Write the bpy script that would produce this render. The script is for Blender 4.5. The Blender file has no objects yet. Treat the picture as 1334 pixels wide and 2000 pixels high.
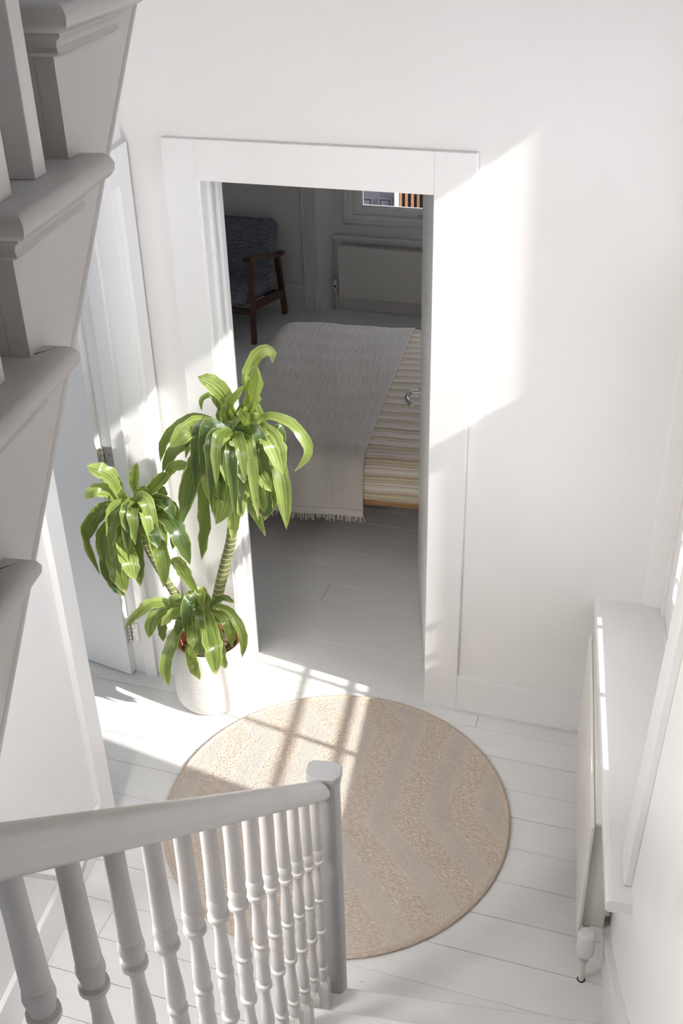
import bpy, bmesh, math, random
from mathutils import Vector, Matrix

S = bpy.context.scene
COL = S.collection
R = math.radians
random.seed(7)

# ------------------------------------------------------------------ camera
F_PX, PITCH, ROLL, YAW, TH = 2143.4967, R(31.34981706), R(-1.62162068), R(10.74063528), R(-7.6836266)
CAM = Vector((0, 0, 2.88))
fw = Vector((-math.sin(YAW) * math.cos(PITCH), math.cos(YAW) * math.cos(PITCH), -math.sin(PITCH)))
r0 = Vector((math.cos(YAW), math.sin(YAW), 0))
u0 = r0.cross(fw)
cr = r0 * math.cos(ROLL) + u0 * math.sin(ROLL)
cu = -r0 * math.sin(ROLL) + u0 * math.cos(ROLL)
cam = bpy.data.cameras.new('camera')
cam.sensor_fit = 'VERTICAL'
cam.sensor_height = 24
cam.lens = 24 * F_PX / 2000
cam.clip_start = 0.02
camo = bpy.data.objects.new('camera', cam)
COL.objects.link(camo)
camo.matrix_world = Matrix(((cr.x, cu.x, -fw.x, CAM.x), (cr.y, cu.y, -fw.y, CAM.y), (cr.z, cu.z, -fw.z, CAM.z), (0, 0, 0, 1)))
S.camera = camo

# ------------------------------------------------------------------ light
W_STR, SUN_STR, EXPOSURE = 5.0, 7.5, 0.0
world = bpy.data.worlds.new('world')
S.world = world
world.use_nodes = True
bg = world.node_tree.nodes['Background']
bg.inputs['Color'].default_value = (0.84, 0.89, 1.0, 1)
bg.inputs['Strength'].default_value = W_STR
SUN_DIR = Vector((-1.0, 0.30, -0.735)).normalized()
sl = bpy.data.lights.new('sun', 'SUN')
sl.energy = SUN_STR
sl.angle = R(0.9)
sl.color = (1.0, 0.96, 0.90)
so = bpy.data.objects.new('sun', sl)
COL.objects.link(so)
so.location = (6, -1, 6)
so.rotation_euler = SUN_DIR.to_track_quat('-Z', 'Y').to_euler()
S.view_settings.view_transform = 'Standard'
S.view_settings.look = 'None'
S.view_settings.gamma = 1
S.view_settings.exposure = EXPOSURE
S.view_settings.use_curve_mapping = False

# ------------------------------------------------------------------ materials
def s2l(c):
    return tuple(((v / 255) / 12.92 if v / 255 <= 0.04045 else ((v / 255 + 0.055) / 1.055) ** 2.4) for v in c)

class NT:
    def __init__(self, name):
        self.m = bpy.data.materials.new(name)
        self.m.use_nodes = True
        self.t = self.m.node_tree
        self.b = self.t.nodes['Principled BSDF']
        self.out = self.t.nodes['Material Output']
    def n(self, typ, **kw):
        nd = self.t.nodes.new(typ)
        for k, v in kw.items():
            if k == 'ins':
                for a, b in v.items():
                    nd.inputs[a].default_value = b
            else:
                setattr(nd, k, v)
        return nd
    def l(self, a, b):
        self.t.links.new(a, b)
    def math(self, op, a, b=None, c=None):
        nd = self.n('ShaderNodeMath', operation=op)
        for i, v in enumerate((a, b, c)):
            if v is None: continue
            if isinstance(v, (int, float)): nd.inputs[i].default_value = v
            else: self.l(v, nd.inputs[i])
        return nd.outputs[0]
    def mix(self, fac, a, b):
        nd = self.n('ShaderNodeMix', data_type='RGBA')
        for sock, v in ((nd.inputs[0], fac), (nd.inputs[6], a), (nd.inputs[7], b)):
            if isinstance(v, (int, float)): sock.default_value = v
            elif isinstance(v, tuple): sock.default_value = (*v[:3], 1)
            else: self.l(v, sock)
        return nd.outputs[2]
    def ramp(self, fac, stops, interp='LINEAR'):
        nd = self.n('ShaderNodeValToRGB')
        nd.color_ramp.interpolation = interp
        e = nd.color_ramp.elements
        while len(e) < len(stops): e.new(0.5)
        for i, (p, c) in enumerate(stops):
            e[i].position = p
            e[i].color = (*c, 1) if isinstance(c, tuple) else (c, c, c, 1)
        self.l(fac, nd.inputs[0])
        return nd.outputs[0]
    def coords(self, kind='Object', scale=(1, 1, 1)):
        tc = self.n('ShaderNodeTexCoord')
        mp = self.n('ShaderNodeMapping')
        mp.inputs['Scale'].default_value = scale
        self.l(tc.outputs[kind], mp.inputs[0])
        return mp.outputs[0]
    def noise(self, vec, scale, detail=3, rough=0.5):
        nd = self.n('ShaderNodeTexNoise', ins={'Scale': scale, 'Detail': detail, 'Roughness': rough})
        self.l(vec, nd.inputs['Vector'])
        return nd.outputs[0]
    def bump(self, h, strength, dist=0.01):
        nd = self.n('ShaderNodeBump', ins={'Strength': strength, 'Distance': dist})
        self.l(h, nd.inputs['Height'])
        self.l(nd.outputs[0], self.b.inputs['Normal'])
    def base(self, c):
        if isinstance(c, tuple): self.b.inputs['Base Color'].default_value = (*c[:3], 1)
        else: self.l(c, self.b.inputs['Base Color'])
    def set(self, rough=None, metal=None, spec=None):
        if rough is not None: self.b.inputs['Roughness'].default_value = rough
        if metal is not None: self.b.inputs['Metallic'].default_value = metal
        if spec is not None: self.b.inputs['Specular IOR Level'].default_value = spec

def paint(name, c, var=0.03, rough=0.5, scale=9, bump=0.06, stretch=(1, 1, 1), spec=0.35):
    k = NT(name)
    v = k.coords(scale=stretch)
    nz = k.noise(v, scale, 4)
    d = tuple(x * (1 - var * 2) for x in c)
    k.base(k.mix(k.ramp(nz, [(0.3, 0.0), (0.7, 1.0)]), d, c))
    k.set(rough=rough, spec=spec)
    if bump: k.bump(k.noise(v, scale * 9, 3), bump, 0.004)
    return k.m

M = {}
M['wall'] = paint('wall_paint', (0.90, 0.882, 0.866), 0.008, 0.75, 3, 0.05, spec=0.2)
M['trim'] = paint('trim_paint', (0.90, 0.888, 0.875), 0.008, 0.45, 4, 0.03)
M['white_door'] = paint('white_door_paint', (0.86, 0.855, 0.845), 0.008, 0.4, 4, 0.03)
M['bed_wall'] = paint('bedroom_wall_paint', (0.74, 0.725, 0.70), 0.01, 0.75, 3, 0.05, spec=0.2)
M['stair_grey'] = paint('stair_grey_paint', (0.60, 0.575, 0.55), 0.04, 0.42, 5, 0.1, (1, 1, 0.25))
M['newel_grey'] = paint('newel_grey_paint', (0.45, 0.455, 0.455), 0.03, 0.45, 8, 0.08)
M['rail_grey'] = paint('handrail_paint', (0.66, 0.65, 0.63), 0.03, 0.35, 8, 0.1)
M['baluster'] = paint('baluster_paint', (0.60, 0.575, 0.55), 0.03, 0.42, 14, 0.12)
M['baluster_white'] = paint('upper_baluster_paint', (0.78, 0.75, 0.72), 0.02, 0.42, 14, 0.12)
M['tread_grey'] = paint('tread_grey_paint', (0.78, 0.775, 0.77), 0.03, 0.45, 8, 0.08)
M['dark_gap'] = paint('floor_gap', (0.05, 0.045, 0.04), 0.1, 0.9, 9, 0)
M['radiator'] = paint('radiator_enamel', (0.80, 0.78, 0.72), 0.01, 0.35, 5, 0.0)
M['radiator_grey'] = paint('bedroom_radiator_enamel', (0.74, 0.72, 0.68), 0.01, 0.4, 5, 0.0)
M['plastic'] = paint('white_plastic', (0.82, 0.82, 0.81), 0.01, 0.35, 5, 0.0)
M['pipe'] = paint('pipe_paint', (0.78, 0.76, 0.70), 0.05, 0.4, 30, 0.1)
M['dark'] = paint('dark_gasket', (0.02, 0.02, 0.022), 0.1, 0.5, 10, 0)
M['terracotta'] = paint('terracotta', (0.62, 0.25, 0.13), 0.15, 0.85, 18, 0.3)
M['ground'] = paint('outside_paving', (0.35, 0.34, 0.33), 0.1, 0.9, 4, 0.3)
M['slat'] = paint('cedar_slat', (0.30, 0.145, 0.07), 0.12, 0.6, 6, 0.2, (6, 6, 0.6))
M['panel_grey'] = paint('grey_shutter_paint', (0.075, 0.07, 0.085), 0.03, 0.5, 6, 0.05)
M['render'] = paint('white_render', (0.75, 0.74, 0.72), 0.04, 0.8, 4, 0.2)

def metal(name, c, rough):
    k = NT(name); v = k.coords()
    k.base(c); k.set(rough=rough, metal=1)
    k.l(k.ramp(k.noise(v, 40, 2), [(0, rough * 0.8), (1, rough * 1.3)]), k.b.inputs['Roughness'])
    return k.m
M['chrome'] = metal('brushed_chrome', (0.72, 0.72, 0.73), 0.18)
M['steel'] = metal('hinge_steel', (0.62, 0.60, 0.57), 0.35)

# painted boards: light grey with scuffs and grain
k = NT('painted_board')
v = k.coords(kind='Generated'); vo = k.coords(scale=(1.2, 9, 1))
a = k.noise(vo, 3, 5); oi = k.n('ShaderNodeObjectInfo').outputs['Random']
c = k.mix(k.ramp(a, [(0.3, 0.0), (0.7, 1.0)]), (0.83, 0.825, 0.815), (0.87, 0.865, 0.855))
c = k.mix(k.math('MULTIPLY', oi, 0.5), c, (0.81, 0.805, 0.795))
sp = k.ramp(k.noise(k.coords(scale=(1, 3, 1)), 17, 2), [(0.74, 0.0), (0.80, 1.0)])
c = k.mix(k.math('MULTIPLY', sp, 0.35), c, (0.36, 0.34, 0.32))
k.base(c); k.set(rough=0.42, spec=0.4)
k.bump(k.math('ADD', k.math('MULTIPLY', k.noise(k.coords(scale=(0.6, 14, 1)), 8, 4), 0.7), k.noise(k.coords(), 4, 2)), 0.16, 0.006)
M['board'] = k.m

# rug weave with chevron bands
k = NT('rug_weave')
tc = k.n('ShaderNodeTexCoord'); mp = k.n('ShaderNodeMapping')
mp.inputs['Rotation'].default_value = (0, 0, R(-15))
k.l(tc.outputs['Object'], mp.inputs[0])
sx = k.n('ShaderNodeSeparateXYZ'); k.l(mp.outputs[0], sx.inputs[0])
b_ = k.math('PINGPONG', k.math('ADD', sx.outputs[1], 0.069), 0.46)
ph = k.math('SUBTRACT', sx.outputs[0], k.math('MULTIPLY', b_, 0.44))
ph = k.math('ADD', ph, k.math('MULTIPLY', k.noise(tc.outputs['Object'], 45, 2), 0.008))
fr = k.math('FRACT', k.math('ADD', k.math('DIVIDE', ph, 0.19), 10.53))
band = k.ramp(fr, [(0.0, 0.0), (0.07, 1.0), (0.46, 1.0), (0.54, 0.0)])
def cells(scale, sc):
    m2 = k.n('ShaderNodeMapping'); m2.inputs['Scale'].default_value = sc; m2.inputs['Rotation'].default_value = (0, 0, R(-30))
    k.l(tc.outputs['Object'], m2.inputs[0])
    vo = k.n('ShaderNodeTexVoronoi', ins={'Scale': scale, 'Randomness': 0.55}); k.l(m2.outputs[0], vo.inputs['Vector'])
    return vo
v1 = cells(95, (1.0, 1.7, 1)); v2 = cells(190, (1, 1.3, 1))
dist = k.math('ADD', k.math('MULTIPLY', v1.outputs['Distance'], k.math('SUBTRACT', 1.0, band)), k.math('MULTIPLY', v2.outputs['Distance'], band))
loop = k.ramp(dist, [(0.1, 1.0), (0.75, 0.0)])
rnd = k.n('ShaderNodeSeparateColor'); k.l(v1.outputs['Color'], rnd.inputs[0])
dark = k.mix(rnd.outputs[0], (0.66, 0.555, 0.465), (0.80, 0.71, 0.63))
lite = k.mix(k.noise(tc.outputs['Object'], 160, 2), (0.77, 0.69, 0.62), (0.87, 0.80, 0.735))
cc = k.mix(band, dark, lite)
cc = k.mix(k.math('MULTIPLY', k.math('SUBTRACT', 1.0, loop), 0.5), cc, (0.46, 0.36, 0.28))
k.base(cc); k.set(rough=0.95, spec=0.1); k.bump(loop, 0.9, 0.004)
M['rug'] = k.m
k = NT('rug_binding'); v = k.coords()
w = k.noise(v, 120, 2)
k.base(k.mix(w, (0.42, 0.32, 0.24), (0.72, 0.63, 0.54))); k.set(rough=0.95, spec=0.1); k.bump(w, 0.8, 0.004)
M['binding'] = k.m

# leaf: lengthwise stripes, translucent
def leafmat(name, c1, c2, mid):
    k = NT(name)
    uv = k.n('ShaderNodeTexCoord'); s = k.n('ShaderNodeSeparateXYZ'); k.l(uv.outputs['UV'], s.inputs[0])
    mp = k.n('ShaderNodeMapping'); mp.inputs['Scale'].default_value = (9, 0.6, 1); k.l(uv.outputs['UV'], mp.inputs[0])
    ad = k.n('ShaderNodeVectorMath', operation='ADD'); k.l(mp.outputs[0], ad.inputs[0])
    oi = k.n('ShaderNodeObjectInfo'); k.l(oi.outputs['Random'], ad.inputs[1])
    st = k.noise(ad.outputs[0], 1.6, 3)
    col = k.mix(k.ramp(st, [(0.35, 0.0), (0.62, 1.0)]), c1, c2)
    cen = k.math('ABSOLUTE', k.math('SUBTRACT', s.outputs[0], 0.5))
    col = k.mix(k.ramp(cen, [(0.02, 0.55), (0.09, 0.0)]), col, mid)
    edge = k.ramp(cen, [(0.43, 0.0), (0.5, 0.7)])
    col = k.mix(edge, col, (0.55, 0.62, 0.22))
    tipn = k.math('MULTIPLY', k.ramp(s.outputs[1], [(0.93, 0.0), (0.99, 1.0)]), k.ramp(oi.outputs['Random'], [(0.5, 0.0), (0.6, 1.0)]))
    col = k.mix(tipn, col, (0.55, 0.45, 0.25))
    k.base(col); k.set(rough=0.27, spec=0.8)
    k.bump(st, 0.35, 0.004)
    tr = k.n('ShaderNodeBsdfTranslucent'); 
    k.l(k.mix(0.45, col, (0.62, 0.78, 0.10)), tr.inputs['Color'])
    mx = k.n('ShaderNodeMixShader', ins={0: 0.30})
    k.l(k.b.outputs[0], mx.inputs[1]); k.l(tr.outputs[0], mx.inputs[2]); k.l(mx.outputs[0], k.out.inputs[0])
    return k.m
M['leaf_mid'] = leafmat('leaf_green', (0.065, 0.112, 0.020), (0.22, 0.29, 0.07), (0.045, 0.08, 0.02))
M['leaf_light'] = leafmat('leaf_light_green', (0.14, 0.205, 0.04), (0.36, 0.44, 0.13), (0.09, 0.14, 0.035))
M['leaf_dark'] = leafmat('leaf_dark_green', (0.035, 0.07, 0.018), (0.085, 0.14, 0.036), (0.025, 0.055, 0.016))
k = NT('cane_bark'); s = k.n('ShaderNodeSeparateXYZ'); tc = k.n('ShaderNodeTexCoord'); k.l(tc.outputs['Object'], s.inputs[0])
v = k.coords()
ring = k.math('FRACT', k.math('MULTIPLY', k.math('ADD', s.outputs[2], k.math('MULTIPLY', k.noise(v, 30, 2), 0.008)), 42.0))
rr = k.ramp(ring, [(0.0, 1.0), (0.12, 1.0), (0.2, 0.0), (1.0, 0.0)])
k.base(k.mix(rr, k.mix(k.noise(v, 20, 2), (0.10, 0.13, 0.04), (0.24, 0.26, 0.10)), (0.55, 0.45, 0.30))); k.set(rough=0.7); k.bump(rr, 0.6, 0.003)
M['cane'] = k.m
k = NT('potting_soil'); v = k.coords(); n1 = k.noise(v, 70, 4)
k.base(k.ramp(n1, [(0.3, (0.03, 0.02, 0.015)), (0.55, (0.12, 0.08, 0.05)), (0.75, (0.5, 0.42, 0.33))])); k.set(rough=0.95); k.bump(n1, 1.0, 0.02)
M['soil'] = k.m
k = NT('planter_ceramic'); v = k.coords(scale=(2, 2, 26)); n1 = k.noise(v, 4, 4); n2 = k.noise(k.coords(scale=(5, 5, 22)), 9, 3)
cc = k.mix(n1, (0.66, 0.64, 0.60), (0.80, 0.78, 0.745))
cc = k.mix(k.ramp(n2, [(0.68, 0.0), (0.76, 0.8)]), cc, (0.36, 0.34, 0.31))
k.base(cc); k.set(rough=0.75, spec=0.25); k.bump(n1, 0.35, 0.006)
M['planter'] = k.m

# fabrics
k = NT('chair_tweed'); v = k.coords()
def streak(sc): 
    m2 = k.n('ShaderNodeMapping'); m2.inputs['Scale'].default_value = sc; k.l(v, m2.inputs[0]); return k.noise(m2.outputs[0], 1, 2)
s1, s2 = streak((300, 300, 22)), streak((22, 22, 260))
t = k.math('ADD', k.math('MULTIPLY', s1, 0.5), k.math('MULTIPLY', s2, 0.5))
k.base(k.ramp(t, [(0.36, (0.085, 0.09, 0.11)), (0.52, (0.20, 0.21, 0.25)), (0.66, (0.36, 0.38, 0.44))])); k.set(rough=0.95, spec=0.1); k.bump(t, 0.5, 0.003)
M['tweed'] = k.m
k = NT('walnut'); v = k.coords(scale=(14, 14, 1.5)); n1 = k.noise(v, 6, 4)
k.base(k.mix(n1, (0.05, 0.022, 0.012), (0.15, 0.065, 0.035))); k.set(rough=0.35)
M['walnut'] = k.m
k = NT('oak_rail'); v = k.coords(scale=(1.5, 14, 22)); n1 = k.noise(v, 6, 5)
k.base(k.mix(k.ramp(n1, [(0.35, 0.0), (0.65, 1.0)]), (0.30, 0.14, 0.055), (0.52, 0.28, 0.12))); k.set(rough=0.45)
M['oak'] = k.m
k = NT('muslin_throw'); tc = k.n('ShaderNodeTexCoord')
def uvn(sc, s=1, d=3):
    m2 = k.n('ShaderNodeMapping'); m2.inputs['Scale'].default_value = sc; k.l(tc.outputs['UV'], m2.inputs[0]); return k.noise(m2.outputs[0], s, d)
cr1 = uvn((55, 9, 1)); cr2 = uvn((14, 90, 1), 1, 2); fine = uvn((420, 420, 1), 1, 1)
h = k.math('ADD', k.math('MULTIPLY', cr1, 1.0), k.math('MULTIPLY', cr2, 0.2))
k.base(k.mix(fine, (0.56, 0.52, 0.475), (0.68, 0.635, 0.58))); k.set(rough=0.95, spec=0.1); k.bump(h, 0.55, 0.012)
M['throw'] = k.m
k = NT('fringe_cotton'); k.base((0.62, 0.58, 0.52)); k.set(rough=0.95); M['fringe'] = k.m
k = NT('striped_bedspread'); tc = k.n('ShaderNodeTexCoord'); s = k.n('ShaderNodeSeparateXYZ'); k.l(tc.outputs['UV'], s.inputs[0])
def uvn(sc, s_=1, d=3):
    m2 = k.n('ShaderNodeMapping'); m2.inputs['Scale'].default_value = sc; k.l(tc.outputs['UV'], m2.inputs[0]); return k.noise(m2.outputs[0], s_, d)
wob = uvn((5, 14, 1))
y = k.math('FRACT', k.math('DIVIDE', k.math('ADD', s.outputs[1], k.math('MULTIPLY', wob, 0.008)), 0.082))
cre, tan, oli, lt = (0.76, 0.69, 0.60), (0.52, 0.31, 0.22), (0.56, 0.50, 0.28), (0.85, 0.79, 0.71)
cc = k.ramp(y, [(0.0, cre), (0.08, tan), (0.13, lt), (0.17, oli), (0.30, lt), (0.34, oli), (0.44, tan), (0.52, cre), (0.60, tan), (0.63, lt), (0.80, cre), (0.90, tan), (0.93, lt)], 'CONSTANT')
k.base(k.mix(0.15, cc, cre)); k.set(rough=0.95, spec=0.1)
k.bump(k.math('ADD', uvn((6, 70, 1)), k.math('MULTIPLY', uvn((60, 60, 1)), 0.3)), 0.7, 0.015)
M['bedspread'] = k.m
k = NT('window_glass')
gl = k.n('ShaderNodeBsdfGlossy', ins={'Roughness': 0.02}); tr = k.n('ShaderNodeBsdfTransparent')
lw = k.n('ShaderNodeFresnel', ins={'IOR': 1.3}); mx = k.n('ShaderNodeMixShader')
k.l(lw.outputs[0], mx.inputs[0]); k.l(tr.outputs[0], mx.inputs[1]); k.l(gl.outputs[0], mx.inputs[2]); k.l(mx.outputs[0], k.out.inputs[0])
M['glass'] = k.m

# ------------------------------------------------------------------ mesh helpers
I4 = Matrix.Identity(4)
A = Vector((-0.307, 3.269, 0))
FAR = Matrix.Translation(A) @ Matrix.Rotation(TH, 4, 'Z')      # frame of the far wall: x along it, y into the bedroom
cT, sT = math.cos(TH), math.sin(TH)
def fw_pt(u, v, z=0): return FAR @ Vector((u, v, z))

def box(bm, x0, x1, y0, y1, z0, z1, mat=I4, bev=0.0):
    b2 = bmesh.new()
    bmesh.ops.create_cube(b2, size=1)
    for vv in b2.verts:
        vv.co = Vector((x0 + (vv.co.x + .5) * (x1 - x0), y0 + (vv.co.y + .5) * (y1 - y0), z0 + (vv.co.z + .5) * (z1 - z0)))
    if bev:
        bmesh.ops.bevel(b2, geom=list(b2.edges), offset=bev, segments=2, affect='EDGES', profile=0.5)
    bmesh.ops.transform(b2, matrix=mat, verts=b2.verts)
    merge(bm, b2)
def merge(bm, b2):
    me = bpy.data.meshes.new('tmp'); b2.to_mesh(me); b2.free(); bm.from_mesh(me); bpy.data.meshes.remove(me)
def prism(bm, poly, axis, a, b, mat=I4, bev=0):
    """extrude a 2D polygon along an axis: axis 'x' -> poly is (y,z); 'y' -> (x,z); 'z' -> (x,y)"""
    def P(p, t):
        return Vector((t, p[0], p[1])) if axis == 'x' else Vector((p[0], t, p[1])) if axis == 'y' else Vector((p[0], p[1], t))
    b2 = bmesh.new()
    lo = [b2.verts.new(P(p, a)) for p in poly]; hi = [b2.verts.new(P(p, b)) for p in poly]
    n = len(poly)
    b2.faces.new(lo); b2.faces.new(hi)
    for i in range(n): b2.faces.new((lo[i], lo[(i + 1) % n], hi[(i + 1) % n], hi[i]))
    bmesh.ops.recalc_face_normals(b2, faces=b2.faces)
    if bev: bmesh.ops.bevel(b2, geom=list(b2.edges), offset=bev, segments=2, affect='EDGES', profile=0.5)
    bmesh.ops.transform(b2, matrix=mat, verts=b2.verts)
    merge(bm, b2)
def lathe(bm, prof, n=24, mat=I4, cap=True):
    b2 = bmesh.new(); rings = []
    for r, z in prof:
        rings.append([b2.verts.new((r * math.cos(2 * math.pi * i / n), r * math.sin(2 * math.pi * i / n), z)) for i in range(n)])
    for a, b in zip(rings, rings[1:]):
        for i in range(n): b2.faces.new((a[i], a[(i + 1) % n], b[(i + 1) % n], b[i]))
    if cap:
        b2.faces.new(list(reversed(rings[0]))); b2.faces.new(rings[-1])
    bmesh.ops.transform(b2, matrix=mat, verts=b2.verts)
    merge(bm, b2)
def tube(bm, pts, rad, n=12, sq=None):
    """round tube through points; rad a number or list"""
    b2 = bmesh.new(); rings = []; N = len(pts); pts = [Vector(p) for p in pts]
    up = Vector((0, 0, 1)); side = None
    for i, p in enumerate(pts):
        t = (pts[min(i + 1, N - 1)] - pts[max(i - 1, 0)]).normalized()
        if side is None:
            side = t.cross(up) if abs(t.z) < 0.95 else t.cross(Vector((1, 0, 0)))
        side = (side - t * side.dot(t)).normalized(); o = t.cross(side)
        r = rad[i] if isinstance(rad, (list, tuple)) else rad
        rings.append([b2.verts.new(p + (side * math.cos(2 * math.pi * j / n) + o * math.sin(2 * math.pi * j / n)) * r) for j in range(n)])
    for a, b in zip(rings, rings[1:]):
        for j in range(n): b2.faces.new((a[j], a[(j + 1) % n], b[(j + 1) % n], b[j]))
    b2.faces.new(list(reversed(rings[0]))); b2.faces.new(rings[-1])
    bmesh.ops.recalc_face_normals(b2, faces=b2.faces)
    merge(bm, b2)
def bar(bm, p, q, w, d, up=(0, 0, 1), bev=0.0):
    """rectangular bar from p to q, w across, d along 'up'"""
    p, q = Vector(p), Vector(q); t = (q - p); L = t.length; t.normalize()
    x = t.cross(Vector(up)).normalized(); y = x.cross(t)
    m = Matrix(((x.x, t.x, y.x, p.x), (x.y, t.y, y.y, p.y), (x.z, t.z, y.z, p.z), (0, 0, 0, 1)))
    box(bm, -w / 2, w / 2, 0, L, -d / 2, d / 2, m, bev)

def obj(name, bm, mat, parent=None, smooth=False, origin=None):
    me = bpy.data.meshes.new(name)
    o0 = Vector(origin) if origin is not None else (Vector(parent.location) if parent and parent.type == 'EMPTY' else Vector((0, 0, 0)))
    bm.to_mesh(me); bm.free()
    me.materials.append(M[mat] if isinstance(mat, str) else mat)
    if smooth:
        for p in me.polygons: p.use_smooth = True
        if smooth is not True:
            try: me.set_sharp_from_angle(angle=R(smooth))
            except Exception: pass
    o = bpy.data.objects.new(name, me)
    COL.objects.link(o)
    if parent is not None:
        o.parent = parent
        pw = Vector(parent.location)
        pp = parent.parent
        while pp is not None: pw += Vector(pp.location); pp = pp.parent
        me.transform(Matrix.Translation(-pw))
    elif origin is not None:
        me.transform(Matrix.Translation(-o0)); o.location = o0
    return o
def empty(name, loc, label, cat, group=None):
    o = bpy.data.objects.new(name, None)
    o.empty_display_size = 0.1
    COL.objects.link(o); o.location = loc
    o['label'] = label; o['category'] = cat
    if group: o['group'] = group
    return o
def tag(o, label, cat, group=None):
    o['label'] = label; o['category'] = cat
    if group: o['group'] = group
    return o
def struct(name, bm, mat, label, cat='structure', smooth=False):
    o = obj(name, bm, mat, None, smooth); o['kind'] = 'structure'; o['label'] = label; o['category'] = cat
    return o
def frame(bm, ua, ub, za, zb, w, v0_, v1_, mat=FAR, bev=0.002):
    box(bm, ua, ua + w, v0_, v1_, za, zb, mat, bev); box(bm, ub - w, ub, v0_, v1_, za, zb, mat, bev)
    box(bm, ua + w, ub - w, v0_, v1_, za, za + w, mat, bev); box(bm, ua + w, ub - w, v0_, v1_, zb - w, zb, mat, bev)
def NB(): return bmesh.new()
def B(*a, **kw):
    bm = NB(); box(bm, *a, **kw); return bm

def ray(x, y):
    d = fw + cr * ((x - 667) / F_PX) - cu * ((y - 1000) / F_PX)
    return d
def at_y(x, y, Y):
    d = ray(x, y); return CAM + d * (Y / d.y)

# ------------------------------------------------------------------ floor
bm = NB()
box(bm, -3.4, 1.9, -1.4, 8.0, -0.14, -0.025)
floor = struct('floor', bm, 'dark_gap', 'pale grey painted timber floor of hall and bedroom', 'floor')
edges = [1.46, 1.60, 1.735, 1.87, 2.0, 2.145, 2.29, 2.434, 2.58, 2.715, 2.84, 2.987, 3.123, 3.19]
vv = 3.19
while vv < 7.75:
    vv += 0.1365; edges.append(vv)
v0 = A.x * -sT + A.y * cT      # far wall plane in absolute v
u_off = A.x * cT + A.y * sT
rb = random.Random(3)
def board(ua, ub, va, vb, gap):
    b2 = NB(); g = gap / 2; ch = 0.0009
    q = [(ua + .001, va + g), (ub - .001, va + g), (ub - .001, vb - g), (ua + .001, vb - g)]
    qi = [(ua + ch, va + g + ch), (ub - ch, va + g + ch), (ub - ch, vb - g - ch), (ua + ch, vb - g - ch)]
    dz = -rb.random() * 0.0012
    lo = [b2.verts.new((x, y, -0.024)) for x, y in q]; mi = [b2.verts.new((x, y, dz - 0.001)) for x, y in q]; hi = [b2.verts.new((x, y, dz)) for x, y in qi]
    for L0, L1 in ((lo, mi), (mi, hi)):
        for i in range(4): b2.faces.new((L0[i], L0[(i + 1) % 4], L1[(i + 1) % 4], L1[i]))
    b2.faces.new(hi)
    me = bpy.data.meshes.new('floor_board'); b2.to_mesh(me); b2.free(); me.materials.append(M['board'])
    o = bpy.data.objects.new('floor_board', me); COL.objects.link(o); o.parent = floor
    o.rotation_euler.z = TH
for i, (va, vb) in enumerate(zip(edges, edges[1:])):
    gap = (0.0012 if vb > 3.2 else 0.0020) * rb.uniform(0.6, 1.4)
    cuts = [-3.6]
    if abs(va - 3.123) < 1e-3: cuts.append(-0.529)
    elif va > 3.4 and i % 4 == 1: cuts.append(-1.45 + rb.random() * 0.7)
    elif va < 3 and i % 5 == 3: cuts.append(-1.46)
    cuts.append(1.9 if vb > v0 + 0.05 else 0.42 - 0.0 * va)
    for ca, cb in zip(cuts, cuts[1:]): board(ca, cb, va, vb, gap)

# ------------------------------------------------------------------ walls of the hall
HZ = 5.0
DH = 1.98                                   # door head
bm = NB()
t0, t1 = 0.02, 0.13
box(bm, -3.2, -0.776, t0, t1, 0, DH, FAR)
box(bm, -0.007, 0.95, t0, t1, 0, DH, FAR)
box(bm, -3.2, 0.95, t0, t1, DH, HZ, FAR)
struct('wall_far', bm, 'wall', 'white end wall around the bedroom doorway', 'wall')
WX = 0.346
bm = NB()
box(bm, WX, 0.64, -1.3, 2.06, 0, 0.62)
box(bm, WX, 0.64, -1.3, 2.06, 0.62, 3.15)
box(bm, WX, 0.64, 2.06, 3.16, 0, 0.575)
box(bm, WX, 0.64, 2.06, 3.16, 2.74, 3.15)
box(bm, WX, 0.64, -1.3, 1.0, 3.15, HZ)
box(bm, WX, 0.64, 1.8, 3.16, 3.15, HZ)
box(bm, WX, 0.64, 1.0, 1.8, 4.1, HZ); box(bm, WX, 0.64, 1.0, 1.8, 3.15, 3.3)
def lean(bm):
    for v_ in bm.verts:
        v_.co.x += 0.034 * max(0.0, min(v_.co.z, 3.15) - 0.62)
lean(bm)
struct('wall_right', bm, 'wall', 'white right wall holding the sash window', 'wall')
LX = -1.33
bm = NB()
box(bm, LX - 0.17, LX, 0.80, 2.53, 0, HZ)
box(bm, LX - 0.17, LX, -1.3, -0.9, 0, HZ)
box(bm, LX - 0.17, LX, -0.9, 0.80, 2.15, HZ)
box(bm, LX - 0.17, LX, 2.53, 3.30, DH, HZ)
box(bm, LX - 0.17, LX, 3.30, 3.46, 0, HZ)
struct('wall_left', bm, 'wall', 'white left wall beside the under stair passage', 'wall')
bm = NB(); box(bm, -1.5, 0.64, -1.42, -1.3, 0, HZ)
struct('wall_rear', bm, 'wall', 'white wall behind the upper landing', 'wall')
bm = NB(); MY = Matrix(((0, 1, 0, LX - 0.12), (1, 0, 0, 0), (0, 0, 1, 0), (0, 0, 0, 1)))
frame(bm, -0.9, -0.05, 0.0, 2.15, 0.06, 0, 0.05, MY); frame(bm, -0.05, 0.80, 0.0, 2.15, 0.06, 0, 0.05, MY)
dr3 = struct('fill_door', bm, 'trim', 'unseen glazed doors under the stair, added to light the lower hall', 'door')  # doors added out of view so daylight reaches the lower hall
obj('pane', B(LX - 0.097, LX - 0.093, -0.84, -0.11, 0.06, 2.09), 'glass', dr3)
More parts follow.
